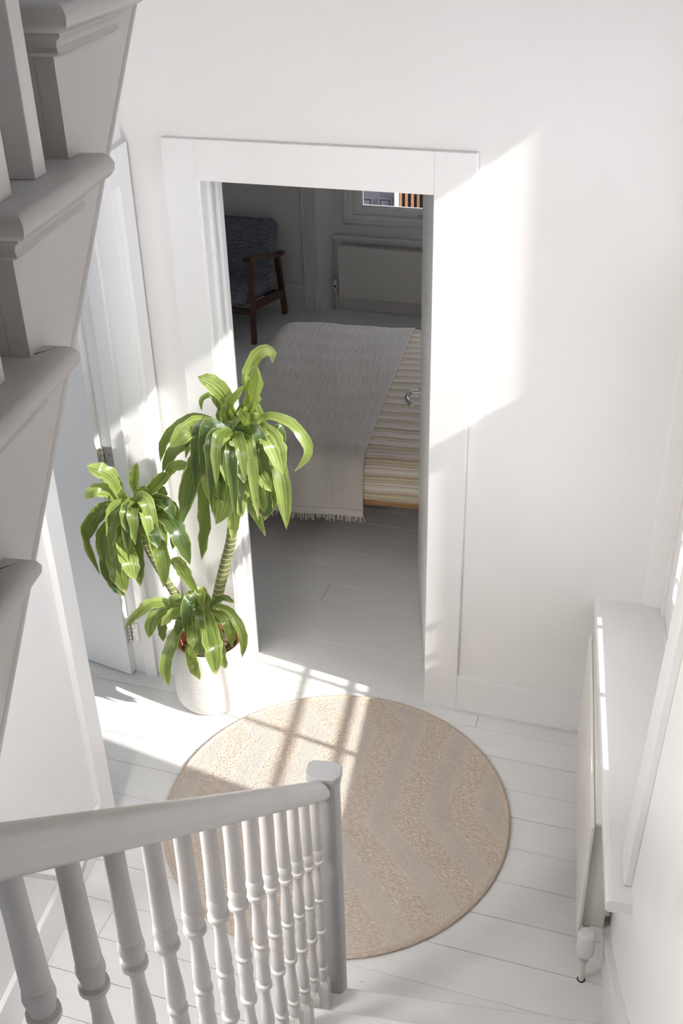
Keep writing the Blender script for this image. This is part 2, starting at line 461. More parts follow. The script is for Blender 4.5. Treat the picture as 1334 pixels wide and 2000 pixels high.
obj('pane', B(LX - 0.097, LX - 0.093, 0.01, 0.74, 0.06, 2.09), 'glass', dr3)
bm = NB(); box(bm, -1.5, 0.64, -1.42, 3.7, HZ, HZ + 0.1)
struct('ceiling', bm, 'wall', 'white ceiling of the stairwell', 'ceiling')

# side room behind the left doorway
bm = NB(); box(bm, -3.3, -3.2, 0.6, 3.8, 0, 2.7); box(bm, -3.2, -3.0, 0.6, 0.7, 0, 2.7); box(bm, -2.1, LX - 0.17, 0.6, 0.7, 0, 2.7); box(bm, -3.0, -2.1, 0.6, 0.7, 0, 1.0); box(bm, -3.0, -2.1, 0.6, 0.7, 2.1, 2.7)  # opening in the unseen near wall added to lighten the door leaf
struct('wall_side_room', bm, 'wall', 'white wall of the room behind the left doorway', 'wall')
struct('ceiling_side_room', B(-3.3, LX - 0.17, 0.6, 3.8, 2.7, 2.8), 'wall', 'white ceiling of the side room', 'ceiling')

# architraves and skirtings of the hall (flat boards)
bm = NB()
box(bm, -0.889, -0.776, 0, t0 + .01, 0, 2.107, FAR, bev=0.0015)
trim1 = struct('trim_1', bm, 'trim', 'flat white architrave board left of the bedroom doorway', 'trim')
bm = NB(); box(bm, -0.007, 0.119, 0, t0 + .01, 0, 2.107, FAR, bev=0.0015)
struct('trim_2', bm, 'trim', 'flat white architrave board right of the bedroom doorway', 'trim')
bm = NB(); box(bm, -0.776, -0.007, 0.0004, t0 + .01, DH, 2.107, FAR, bev=0.0012)
struct('trim_3', bm, 'trim', 'flat white architrave head above the bedroom doorway', 'trim')
bm = NB(); box(bm, 0.119, 0.80, 0.0003, t0 + .01, 0, 0.163, FAR, bev=0.0025)
struct('baseboard_far', bm, 'trim', 'flat white skirting board right of the bedroom doorway', 'baseboard')
# door lining of the bedroom doorway
bm = NB()
box(bm, -0.79, -0.768, 0.006, 0.165, 0, DH, FAR, bev=0.001)
box(bm, -0.768, -0.748, 0.098, 0.130, 0, DH, FAR, bev=0.001)
box(bm, -0.768, -0.756, 0.055, 0.060, 0, DH, FAR)
box(bm, -0.79, 0.005, 0.012, 0.165, DH, DH + 0.012, FAR)
struct('trim_4', bm, 'trim', 'white lining and stop of the bedroom doorway', 'trim')

# left doorway: architraves and lining
bm = NB(); box(bm, LX - .01, LX + 0.022, 2.438, 2.532, 0, 2.09, bev=0.0015)
struct('trim_5', bm, 'trim', 'flat white architrave board on the near side of the left doorway', 'trim')
bm = NB(); box(bm, LX - .01, LX + 0.022, 3.312, 3.412, 0, 2.09, bev=0.0015)
struct('trim_6', bm, 'trim', 'flat white architrave board on the far side of the left doorway', 'trim')
bm = NB(); box(bm, LX - .01, LX + 0.0215, 2.532, 3.312, DH - 0.003, 2.09, bev=0.0015)
struct('trim_7', bm, 'trim', 'flat white architrave head over the left doorway', 'trim')
bm = NB()
box(bm, LX - 0.17, LX - 0.008, 3.296, 3.31, 0, DH)
box(bm, LX - 0.008, LX + 0.004, 3.302, 3.312, 0, DH, bev=.001)
box(bm, -1.452, -1.404, 3.276, 3.297, 0, DH, bev=0.001)
box(bm, LX - 0.17, LX - 0.008, 2.525, 2.536, 0, DH)
box(bm, LX - 0.17, LX - 0.008, 2.536, 3.296, DH - 0.012, DH)
struct('trim_8', bm, 'trim', 'white lining and stop of the left doorway', 'trim')
bm = NB(); box(bm, LX, LX + 0.018, 0.80, 2.438, 0, 0.150, bev=0.003)
struct('baseboard_left', bm, 'trim', 'low white skirting board along the left wall', 'baseboard')

# ------------------------------------------------------------------ left door leaf with hinges
hp = Vector((-1.505, 3.262, 0)); ld = Vector((-0.954, 0.300, 0)).normalized()
ln = Vector((ld.y, -ld.x, 0));  ln = -ln if ln.y > 0 else ln
def leafm(o, d):
    s = Vector((-d.y, d.x, 0))
    return Matrix(((d.x, s.x, 0, o.x), (d.y, s.y, 0, o.y), (0, 0, 1, 0), (0, 0, 0, 1)))
ML = leafm(hp, ld)     # local x along the leaf, local y to its left (towards the camera side when negative)
door2 = struct('door_2', B(0.004, 0.75, -0.036, 0, 0.008, 1.97, mat=ML, bev=0.001), 'white_door', 'plain white door standing open in the left doorway', 'door')
for zc in (1.0, 0.205):
    bm = NB()
    box(bm, 0.001, 0.0035, -0.033, -0.004, zc - 0.045, zc + 0.045, ML, bev=0.0008)
    o = obj('hinge_leaf', bm, 'steel', door2)
    bm = NB()
    box(bm, -1.497, -1.462, 3.2925, 3.2955, zc - 0.045, zc + 0.045, bev=0.0008)
    obj('hinge_leaf', bm, 'steel', door2)
    bm = NB()
    for j in range(5):
        z0 = zc - 0.045 + j * 0.018
        lathe(bm, [(0.0045, z0 + .0006), (0.0052, z0 + .002), (0.0052, z0 + .016), (0.0045, z0 + .0174)], 10, Matrix.Translation((-1.497, 3.285, 0)))
    obj('hinge_knuckle', bm, 'steel', door2, 40)
    for j, dz in enumerate((-0.03, -0.01, 0.012, 0.032)):
        bm = NB()
        lathe(bm, [(0.0034, 0), (0.0034, 0.0012)], 8, Matrix.Translation((-1.474 - (j % 2) * 0.01, 3.2925, zc + dz)) @ Matrix.Rotation(R(90), 4, 'X'))
        obj('hinge_screw', bm, 'chrome', door2)

# ------------------------------------------------------------------ bedroom door leaf
d1o = Vector((-0.331, 3.446, 0)); d1d = Vector((-0.146, 0.989, 0)).normalized()
M1 = leafm(d1o, d1d)
door1 = struct('door_1', B(0, 0.81, -0.04, 0, 0.006, 1.972, mat=M1, bev=0.001), 'white_door', 'white bedroom door standing open seen almost edge on', 'door')
bm = NB()
rot = M1 @ Matrix.Translation((0.742, 0, 0.905)) @ Matrix.Rotation(R(-90), 4, 'X')
lathe(bm, [(0.026, 0), (0.026, 0.006), (0.023, 0.009), (0.010, 0.010), (0.010, 0.045)], 20, rot)
pts = [M1 @ Vector((0.742, t, 0.905)) for t in (0.008, 0.03, 0.042)]
pts += [M1 @ Vector((0.742 - 0.012 - 0.02 * i, 0.050 + 0.012 * math.sin(i * 0.8), 0.905 - 0.0015 * i)) for i in range(0, 6)]
tube(bm, pts, 0.0095, 12)
obj('door_handle', bm, 'chrome', door1, 40)

# ------------------------------------------------------------------ bedroom shell
bv = 3.88
bm = NB()
box(bm, -3.2, -1.735, bv, bv + .3, 0, 2.6, FAR)                    # left of the bay
prism(bm, [(-1.735, bv), (-1.655, 4.0), (-1.655, 4.18), (-1.735, 4.18)], 'z', 0, 2.6, FAR)
box(bm, -1.655, 1.7, 4.0, 4.18, 0, 0.612, FAR)
box(bm, -1.655, -1.588, 4.0, 4.18, 0.612, 2.6, FAR)
box(bm, -0.52, -0.3, 4.0, 4.18, 0.612, 2.6, FAR); box(bm, 1.5, 1.7, 4.0, 4.18, 0.612, 2.6, FAR); box(bm, -0.3, 1.5, 4.0, 4.18, 2.35, 2.6, FAR)
box(bm, -1.588, -0.52, 4.0, 4.18, 2.2, 2.6, FAR)
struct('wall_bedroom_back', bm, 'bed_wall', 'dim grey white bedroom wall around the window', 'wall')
bm = NB(); box(bm, -3.3, -3.2, t1, 4.18, 0, 2.6, FAR)
struct('wall_bedroom_left', bm, 'bed_wall', 'bedroom side wall out of sight on the left', 'wall')
bm = NB(); box(bm, 1.7, 1.8, t0, 4.18, 0, 2.6, FAR); box(bm, 0.95, 1.7, t0, t1, 0, 2.6, FAR)
struct('wall_bedroom_right', bm, 'bed_wall', 'bedroom side wall out of sight on the right', 'wall')
bm = NB(); box(bm, -3.3, 1.8, t1, 4.18, 2.6, 2.7, FAR)
struct('ceiling_bedroom', bm, 'bed_wall', 'bedroom ceiling above the door head', 'ceiling')
bm = NB()
for a, b, d in ((-1.84, -1.822, 0.022), (-1.822, -1.80, 0.014), (-1.80, -1.782, 0.02), (-1.782, -1.757, 0.013), (-1.757, -1.735, 0.02)):
    box(bm, a, b, bv - d, bv, 0, 2.4, FAR, bev=0.002)
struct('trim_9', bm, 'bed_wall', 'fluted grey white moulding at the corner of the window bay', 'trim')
bm = NB()
box(bm, -3.2, -1.84, bv - 0.012, bv, 0, 0.185, FAR, bev=0.002)
box(bm, -3.2, -1.84, bv - 0.018, bv, 0.185, 0.205, FAR, bev=0.004)
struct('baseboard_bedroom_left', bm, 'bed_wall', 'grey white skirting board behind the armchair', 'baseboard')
bm = NB()
box(bm, -1.65, 1.7, 3.985, 4.0, 0, 0.105, FAR, bev=0.003)
struct('baseboard_bedroom', bm, 'bed_wall', 'grey white skirting board under the bedroom radiator', 'baseboard')

# bedroom window
bm = NB()
u0_, u1_, z0_, z1_ = -1.588, -0.52, 0.612, 2.2
frame(bm, u0_, u1_, z0_, z1_, 0.022, 4.045, 4.15)
win2 = struct('window_2', bm, 'trim', 'white bedroom casement window over the radiator', 'window')
bm = NB(); frame(bm, u0_ + .022, u1_ - .022, z0_ + .022, z1_ - .022, 0.034, 4.06, 4.13); frame(bm, u0_ + .056, u1_ - .056, z0_ + .056, z1_ - .056, 0.014, 4.075, 4.12)
obj('window_frame', bm, 'trim', win2)
bm = NB(); frame(bm, u0_ + .07, u1_ - .07, z0_ + .07, z1_ - .07, 0.045, 4.07, 4.11); frame(bm, u0_ + .115, u1_ - .115, z0_ + .115, z1_ - .115, 0.008, 4.082, 4.10)
obj('sash', bm, 'trim', win2)
bm = NB(); box(bm, u0_ + .12, u1_ - .12, 4.088, 4.092, z0_ + .12, z1_ - .12, FAR)
obj('pane', bm, 'glass', win2)
bm = NB()
hu = -1.035
box(bm, hu - 0.03, hu + 0.03, 4.058, 4.07, 0.682, 0.697, FAR, bev=0.003)
tube(bm, [fw_pt(hu, 4.06, 0.69), fw_pt(hu, 4.035, 0.69)], 0.007, 10)
tube(bm, [fw_pt(hu - .01, 4.036, 0.69), fw_pt(hu + .11, 4.036, 0.69)], 0.008, 10)
obj('window_handle', bm, 'chrome', win2)
bm = NB(); frame(bm, -0.3, 1.5, 0.612, 2.35, 0.06, 4.05, 4.15); box(bm, 0.57, 0.63, 4.05, 4.15, 0.67, 2.29, FAR)
win4 = struct('fill_window_bedroom', bm, 'trim', 'wide unseen bedroom window to the right, added for more light', 'window')  # extra window added out of view to brighten the bedroom
bm = NB(); box(bm, -0.25, 1.45, 4.098, 4.102, 0.66, 2.30, FAR); obj('pane', bm, 'glass', win4)
bm = NB()
box(bm, -1.665, 0.2, 3.955, 4.0, 0.523, 0.545, FAR, bev=0.009); box(bm, -1.655, 0.2, 3.98, 4.0, 0.50, 0.523, FAR, bev=0.006)
struct('trim_10', bm, 'bed_wall', 'rounded window board moulding above the bedroom radiator', 'trim')

# bedroom radiator
p0 = fw_pt(-1.0, 3.95, 0)
br = empty('radiator', p0, 'flat grey white panel radiator under the bedroom window', 'radiator')
bm = NB(); box(bm, -1.605, -0.42, 3.925, 3.937, 0.111, 0.478, FAR, bev=0.004)
obj('front_panel', bm, 'radiator_grey', br)
bm = NB(); box(bm, -1.598, -0.43, 3.937, 3.978, 0.13, 0.47, FAR, bev=0.003)
obj('body', bm, 'radiator_grey', br)
bm = NB(); box(bm, -1.60, -0.42, 3.937, 3.98, 0.470, 0.481, FAR, bev=0.003)
obj('top_grille', bm, 'radiator_grey', br)
bm = NB(); T = FAR @ Matrix.Translation((-1.635, 3.955, 0))
lathe(bm, [(0.017, 0.165), (0.019, 0.172), (0.019, 0.225), (0.015, 0.231)], 16, T)
vb = obj('valve', bm, 'plastic', br, 40)
bm = NB(); box(bm, -1.642, -1.628, 3.934, 3.938, 0.176, 0.19, FAR)
obj('valve_window', bm, 'dark', vb)
bm = NB(); lathe(bm, [(0.009, 0.125), (0.012, 0.13), (0.012, 0.165)], 12, T)
tube(bm, [T @ Vector((0, 0, 0.143)), T @ Vector((0.04, 0, 0.143))], 0.008, 10)
obj('valve_union', bm, 'steel', br, 40)
bm = NB(); lathe(bm, [(0.007, 0), (0.007, 0.127)], 10, T)
obj('pipe', bm, 'pipe', br, 40)

# ------------------------------------------------------------------ right sash window, sill
win1 = struct('window_1', B(0.50, 0.60, 2.06, 2.19, 0.615, 2.74, bev=0.002), 'trim', 'white sash window in the right wall seen at a grazing angle', 'window')
bm = NB()
box(bm, 0.50, 0.60, 3.11, 3.20, 0.615, 2.74, bev=0.002); box(bm, 0.50, 0.60, 2.19, 3.11, 2.68, 2.74, bev=0.002)
box(bm, 0.50, 0.60, 2.19, 3.11, 0.60, 0.63)
obj('window_frame', bm, 'trim', win1)
LG = dict(y0=2.295, y1=3.028, z0=0.768, z1=1.655)
def sash(bm, xa, xb, ya, yb, za, zb, g):
    box(bm, xa, xb, ya, g['y0'], za, zb, bev=0.002); box(bm, xa, xb, g['y1'], yb, za, zb, bev=0.002)
    box(bm, xa, xb, g['y0'], g['y1'], za, g['z0'], bev=0.002); box(bm, xa, xb, g['y0'], g['y1'], g['z1'], zb, bev=0.002)
bm = NB(); sash(bm, 0.508, 0.545, 2.19, 3.11, 0.632, 1.735, LG)
ls = obj('lower_sash', bm, 'trim', win1)
for yy in (LG['y1'] - 0.058, LG['y1'] - 0.406):
    obj('glazing_bar', B(0.515, 0.54, yy - 0.008, yy + 0.008, LG['z0'], LG['z1'], bev=0.002), 'trim', win1)
for zz in (LG['z0'] + 0.068, LG['z0'] + 0.212):
    obj('glazing_bar', B(0.515, 0.54, LG['y0'], LG['y1'], zz - 0.008, zz + 0.008, bev=0.002), 'trim', win1)
obj('pane', B(0.526, 0.530, LG['y0'] - .004, LG['y1'] + .004, LG['z0'] - .004, LG['z1'] + .004), 'glass', win1)
UG = dict(y0=2.28, y1=3.076, z0=1.765, z1=2.62)
bm = NB(); sash(bm, 0.552, 0.59, 2.19, 3.11, 1.70, 2.68, UG)
obj('upper_sash', bm, 'trim', win1)
obj('pane', B(0.569, 0.573, UG['y0'] - .004, UG['y1'] + .004, UG['z0'] - .004, UG['z1'] + .004), 'glass', win1)
bm = NB()
box(bm, 0.326, WX, 1.961, 2.062, 0.615, 2.84, bev=0.002); box(bm, 0.326, WX, 2.062, 3.16, 2.74, 2.84, bev=0.002)
box(bm, WX, 0.50, 2.05, 2.062, 0.615, 2.74)
lean(bm)
struct('trim_11', bm, 'trim', 'white window architrave on the right wall', 'trim')
bm = NB()
prof = [(0.281, 0.583), (0.284, 0.577), (0.290, 0.574), (0.60, 0.574), (0.60, 0.612), (0.296, 0.615), (0.287, 0.613), (0.282, 0.606)]
def skew_sill():
    prism(bm, prof, 'y', 1.908, 3.30)
skew_sill()
for vv_ in bm.verts:
    if vv_.co.y < 1.96 and vv_.co.x > 0.40: vv_.co.x = 0.348
    if vv_.co.y > 3.2: vv_.co.y = A.y + (A.x - vv_.co.x) * math.tan(-TH) + 0.022
# the horn: step the sill in behind the architrave
sill = obj('window_sill', bm, 'trim', win1)
bm = NB(); box(bm, WX, 0.60, 1.97, 3.19, 0.576, 0.6145); obj('sill_board', bm, 'trim', win1)

# upper stair window, unseen above the frame, added for light from the right
UY0, UY1, UZ0, UZ1 = 1.0, 1.8, 3.3, 4.1
bm = NB(); MYR = Matrix(((0, 1, 0, 0), (1, 0, 0, 0), (0, 0, 1, 0), (0, 0, 0, 1)))
frame(bm, UY0, UY1, UZ0, UZ1, 0.05, 0.46, 0.52, MYR); box(bm, 0.47, 0.51, UY0 + .05, UY1 - .05, 3.68, 3.72)
win3 = struct('fill_window_stair', bm, 'trim', 'unseen stairwell window above the frame, added for side light', 'window')
obj('pane', B(0.488, 0.492, UY0 + .05, UY1 - .05, UZ0 + .05, UZ1 - .05), 'glass', win3)

bm = NB()
fy = lambda x: A.y + (A.x - x) * math.tan(-TH) + 0.0202
prism(bm, [(0.440, fy(0.44)), (0.452, fy(0.452) - 0.006), (0.53, fy(0.53) - 0.020), (0.53, fy(0.53) + 0.02), (0.44, fy(0.44) + 0.02)], 'z', 0.615, 2.74)
struct('trim_12', bm, 'wall', 'plastered far reveal of the sash window', 'trim')

# right wall skirting that ramps up with the stair
sk = [(2.235, 0), (2.235, 0.14), (2.17, 0.145), (2.07, 0.195), (1.91, 0.285), (1.71, 0.417), (1.3, 0.80), (0.7, 1.37), (0.7, 0)]
bm = NB(); prism(bm, sk, 'x', WX - 0.012, WX)
sk2 = [(2.236, 0.14), (2.17, 0.145), (2.07, 0.195), (1.91, 0.285), (1.71, 0.417), (1.3, 0.80), (0.7, 1.37), (0.7, 1.395), (1.3, 0.825), (1.71, 0.44), (1.91, 0.306), (2.07, 0.214), (2.17, 0.163), (2.236, 0.158)]
prism(bm, sk2, 'x', WX - 0.020, WX)
struct('baseboard_right', bm, 'trim', 'white moulded skirting sweeping up beside the stair on the right wall', 'baseboard')

# ------------------------------------------------------------------ hall radiator under the sill
hr = empty('radiator', (0.29, 2.6, 0), 'cream flat fronted radiator under the white window sill in the hall', 'radiator')
bm = NB()
MR = Matrix(((1, 0.0115, 0, 0.252 - 0.0115 * 2.165), (0, 1, 0, 0), (0, 0, 1, 0), (0, 0, 0, 1)))
box(bm, 0, 0.010, 2.165, 3.02, 0.120, 0.592, MR, bev=0.004); obj('front_panel', bm, 'radiator', hr, 40)
bm = NB(); box(bm, 0.010, 0.068, 2.205, 3.0, 0.16, 0.565, MR, bev=0.002); obj('body', bm, 'radiator', hr, 40)
bm = NB(); box(bm, 0.010, 0.074, 2.185, 3.012, 0.572, 0.588, MR, bev=0.004); obj('top_grille', bm, 'radiator', hr, 40)
bm = NB(); box(bm, 0.010, 0.074, 2.185, 2.203, 0.165, 0.574, MR, bev=0.004); sp_ = obj('side_panel', bm, 'radiator', hr, 40)
bm = NB()
T = Matrix.Translation((0.299, 2.184, 0.553)) @ Matrix.Rotation(R(90), 4, 'X')
lathe(bm, [(0.010, -0.001), (0.0105, 0.003), (0.008, 0.006), (0.005, 0.005)], 16, T); obj('bleed_valve', bm, 'chrome', sp_, 40)
bm = NB()
tube(bm, [(0.337, 2.32, 0.50), (0.337, 2.32, 0.30)], 0.006, 8); box(bm, 0.330, 0.345, 2.30, 2.33, 0.28, 0.52); obj('wall_bracket', bm, 'steel', hr)
VX, VY = 0.276, 2.128
T = Matrix.Translation((VX, VY, 0))
bm = NB(); lathe(bm, [(0.020, 0.118), (0.0245, 0.124), (0.0262, 0.135), (0.0258, 0.195), (0.0225, 0.206), (0.0205, 0.208)], 24, T); cap_ = obj('valve', bm, 'plastic', hr, 50)
bm = NB(); lathe(bm, [(0.0195, 0.2055), (0.0185, 0.2095), (0.012, 0.2105)], 24, T); obj('valve_cap', bm, 'plastic', cap_, 50)
bm = NB(); lathe(bm, [(0.010, 0.085), (0.013, 0.09), (0.013, 0.105), (0.011, 0.118)], 12, T)
tube(bm, [(VX, VY, 0.11), (VX, 2.19, 0.11), (VX + .005, 2.21, 0.15), (VX + .005, 2.21, 0.18)], 0.009, 10); obj('valve_union', bm, 'steel', hr, 40)
bm = NB(); lathe(bm, [(0.0085, 0.0), (0.0085, 0.087)], 12, T); obj('pipe', bm, 'pipe', hr, 40)
bm = NB(); lathe(bm, [(0.0125, -0.0005), (0.0115, 0.0008)], 10, T); obj('pipe_hole', bm, 'dark', hr)

# ------------------------------------------------------------------ lower stair with balustrade
RISE, GO = 0.19, 0.20
st = empty('staircase', (0, 1.2, 0), 'lower painted stair flight at the bottom right going down to the hall', 'staircase')
SX0, SX1 = -0.455, 0.324
for i in range(1, 8):
    z, yn = RISE * i, 1.868 - GO * (i - 1)
    ya = yn - GO - 0.012
    pr = [(ya, z - 0.03), (yn - 0.012, z - 0.03), (yn - 0.004, z - 0.027), (yn, z - 0.018), (yn - 0.002, z - 0.007), (yn - 0.010, z), (ya, z)]
    bm = NB(); prism(bm, pr, 'x', SX0 - 0.0, SX1); obj('tread', bm, 'tread_grey', st)
    bm = NB(); prism(bm, [(yn - 0.04, z - RISE + (0.0 if i == 1 else 0.0)), (yn - 0.024, z - RISE), (yn - 0.024, z - 0.03), (yn - 0.04, z - 0.03)], 'x', SX0 + .01, SX1)
    obj('riser', bm, 'tread_grey', st)
bm = NB()
pr = [(1.86 - 0.02, 0)]
for i in range(1, 8):
    yn = 1.868 - GO * (i - 1) - 0.024
    pr += [(yn, RISE * (i - 1)), (yn, RISE * i - 0.03)]
pr += [(0.42, RISE * 7 - 0.03), (0.42, RISE * 5.4), (1.70, 0)]
prism(bm, pr, 'x', SX0 + 0.012, SX0 + 0.03); obj('string', bm, 'tread_grey', st)
struct('floor_landing', B(-1.33, 0.346, -1.3, 0.44, 1.25, 1.328), 'tread_grey', 'painted half landing at the head of the lower flight', 'floor')

bs = empty('balustrade', (-0.42, 1.2, 0), 'painted balustrade of turned white spindles and round grey handrail at the bottom left', 'balustrade')
BXc, BY0, BZ0 = -0.427, 1.80, 0.962
prof_t = [(0.000, .0125), (0.10, .0130), (0.232, .0150), (0.237, .0138), (0.241, .0152), (0.262, .0170), (0.285, .0140), (0.295, .0130), (0.299, .0175), (0.310, .0178), (0.318, .0130), (0.330, .0098),
          (0.36, .0100), (0.41, .0130), (0.44, .0142), (0.462, .0125), (0.468, .0105), (0.472, .0150), (0.481, .0150), (0.487, .0115), (0.50, .0138), (0.52, .0145), (0.538, .0118), (0.543, .0132), (0.549, .0118),
          (0.565, .0142), (0.585, .0138), (0.60, .0115), (0.604, .0158), (0.614, .0158), (0.622, .0110), (0.635, .0092), (0.67, .0100), (0.72, .0132), (0.75, .0142), (0.772, .0125), (0.778, .0105), (0.783, .0152), (0.793, .0152), (0.80, .0118),
          (0.815, .0145), (0.835, .0140), (0.847, .0118), (0.852, .0145), (0.860, .0150), (0.872, .0120)]
def remap(f_):
    P_ = [(0, 0), (0.31, 0.262), (0.477, 0.437), (0.61, 0.592), (0.79, 0.783), (1, 1)]
    for (a_, b_), (c_, d__) in zip(P_, P_[1:]):
        if f_ <= c_: return b_ + (d__ - b_) * (f_ - a_) / (c_ - a_)
for i in range(13):
    yb, zt = BY0 - 0.0998 * i, BZ0 + 0.0952 * i
    kt = int((1.868 - yb) / GO) + 1
    zb = RISE * min(kt, 7)
    if yb > 1.668: zb = RISE
    H_ = 0.78
    bm = NB()
    pr = [(r_, zt - remap(f_) * H_) for f_, r_ in reversed(prof_t)]
    pr.append((0.0122, zt + 0.03))
    lathe(bm, pr, 20, Matrix.Translation((BXc, yb, 0)))
    ztop = zt - 0.862 * H_
    b2 = NB()
    box(b2, -0.0165, 0.0165, -0.0165, 0.0165, zb, ztop, Matrix.Translation((BXc, yb, 0)), bev=0.0015)
    # lamb's tongue from square to round
    lathe(b2, [(0.0228, ztop - 0.0005), (0.0195, ztop + 0.009), (0.014, ztop + 0.014)], 4, Matrix.Translation((BXc, yb, 0)) @ Matrix.Rotation(R(45), 4, 'Z'))
    merge(bm, b2)
    obj('baluster', bm, 'baluster', bs, 35)
bm = NB()
yr0, zr0 = 1.842, 0.962 - 0.042 * 0.954 + 0.024
pr = []
pts = [(BXc + 0.004, yr0 - t * 1.0, zr0 + 0.954 * t + 0.004) for t in [0, 0.03] + [0.1 * i for i in range(1, 16)]]
# rounded rail section with a slightly flat underside
b2 = NB(); rings = []
dirv = Vector((0, -1, 0.954)).normalized(); sdv = Vector((1, 0, 0)); upv = sdv.cross(dirv); upv = upv if upv.z > 0 else -upv
for p in pts:
    ring = []
    for j in range(24):
        a_ = 2 * math.pi * j / 24
        x_, y_ = 0.0275 * math.cos(a_), 0.0255 * math.sin(a_)
        y_ = max(y_, -0.019)
        ring.append(b2.verts.new(Vector(p) + sdv * x_ + upv * y_))
    rings.append(ring)
for a_, b_2 in zip(rings, rings[1:]):
    for j in range(24): b2.faces.new((a_[j], a_[(j + 1) % 24], b_2[(j + 1) % 24], b_2[j]))
b2.faces.new(rings[0]); b2.faces.new(list(reversed(rings[-1])))
bmesh.ops.recalc_face_normals(b2, faces=b2.faces)
obj('handrail', b2, 'rail_grey', bs, 50)
bm = NB()
NX, NY = -0.415, 1.868
oc = [(-.036, -.018), (-.024, -.029), (.020, -.029), (.030, -.025), (.036, -.014), (.036, .014), (.024, .029), (-.024, .029), (-.036, .018)]
prism(bm, [(NX + a_, NY + b_) for a_, b_ in oc], 'z', 0.0, 0.972)
nw = obj('newel_post', bm, 'newel_grey', bs)
bm = NB()
oc = [(-.042, -.014), (-.030, -.031), (.030, -.031), (.042, -.014), (.042, .018), (.030, .031), (-.030, .031), (-.042, .018)]
prism(bm, [(NX + a_, NY + b_) for a_, b_ in oc], 'z', 0.972, 0.998, bev=0.003)
obj('newel_cap', bm, 'newel_grey', nw)

# ------------------------------------------------------------------ upper stair at left
us = empty('staircase', (-0.95, 1.2, 2.0), 'upper grey stair flight rising across the top left with rounded tread ends', 'staircase')
UXN, UXS = -0.562, -0.604
ub = bpy.data.objects
K0, K1 = -6, 5
saw = []
for kq in range(K0, K1):
    z, yr = 2.54 + RISE * kq, 1.364 + GO * kq - GO         # tread top, plane of the riser below it
    yn = yr - 0.042
    yback = yr + GO + 0.012
    th_ = 0.042
    def sweep(prof, yend):
        b2 = NB(); rows = [[], [], [], []]
        for d, dz in prof:
            for r_, p_ in zip(rows, ((LX, yr - d), (UXS + d, yr - d), (UXS + d, yend + d), (UXS - 0.004, yend + d))):
                r_.append(b2.verts.new((p_[0], p_[1], z + dz)))
        for a_, b_ in zip(rows, rows[1:]):
            for q in range(len(prof) - 1): b2.faces.new((a_[q], b_[q], b_[q + 1], a_[q + 1]))
        return b2
    pn = [(-0.01, 0.0), (0.022, 0.0), (0.030, -0.0015), (0.037, -0.007), (0.041, -0.016), (0.040, -0.025), (0.035, -0.032), (0.026, -0.036), (-0.01, -0.036)]
    bm = sweep(pn, yback)
    box(bm, LX, UXS, yr - 0.005, yr + GO, z - 0.034, z - 0.0003)
    bmesh.ops.recalc_face_normals(bm, faces=bm.faces)
    obj('tread', bm, 'stair_grey', us, 50)
    ps = [(0.0, -0.036), (0.021, -0.036), (0.021, -0.041), (0.013, -0.046), (0.010, -0.054), (0.013, -0.060), (0.007, -0.065), (0.0, -0.066)]
    bm = sweep(ps, yback - 0.02); bmesh.ops.recalc_face_normals(bm, faces=bm.faces)
    obj('scotia', bm, 'stair_grey', us, 40)
    bm = NB(); box(bm, LX, UXS - 0.0265, yr, yr + 0.018, z - RISE, z - 0.034)
    obj('riser', bm, 'stair_grey', us)
    saw += [(yr, z - RISE), (yr, z - 0.036)]
    for dy in (-0.186, -0.086):
        yc = yr + GO + dy
        bm = NB(); box(bm, -0.639, -0.605, yc - 0.017, yc + 0.017, z, z + 0.86 - dy * 0.95, bev=0.0015)
        obj('baluster', bm, 'baluster_white', us)
def zbot(y): return 2.692 + (y - 1.683) * 0.952
ylast = saw[-1][0] + 0.2; yfirst = saw[0][0]
bm = NB()
poly = [(yfirst, zbot(yfirst))] + saw + [(ylast, saw[-1][1]), (ylast, zbot(ylast))]
prism(bm, poly, 'x', UXS - 0.026, UXS)
obj('string', bm, 'stair_grey', us)
bm = NB()
tube(bm, [(UXS - 0.012, yfirst, zbot(yfirst) - 0.001), (UXS - 0.012, ylast, zbot(ylast) - 0.001)], 0.014, 12)
obj('string_bead', bm, 'stair_grey', us, True)
bm = NB(); prism(bm, [(yfirst, zbot(yfirst) + 0.02), (ylast, zbot(ylast) + 0.02), (ylast, zbot(ylast) + 0.03), (yfirst, zbot(yfirst) + 0.03)], 'x', LX, UXS - 0.026)
obj('soffit', bm, 'wall', us)
bm = NB()
hz = lambda y: 2.54 + 0.95 * (y - 1.16) + 0.93
tube(bm, [(-0.62, yfirst, hz(yfirst)), (-0.62, ylast, hz(ylast))], 0.028, 16)
obj('handrail', bm, 'rail_grey', us, True)

# bent rail low on the left wall, glimpsed through the spindles
bm = NB()
bar(bm, (-1.332, 1.905, 0.45), (-1.137, 1.905, 0.45), 0.026, 0.026, bev=0.003)
bar(bm, (-1.137, 1.892, 0.45), (-1.152, 2.02, 0.45), 0.026, 0.026, bev=0.003)
tag(obj('wall_rail', bm, 'stair_grey', origin=(-1.332, 2.0, 0.45)), 'grey painted bent rail on the left wall glimpsed under the handrail', 'rail')

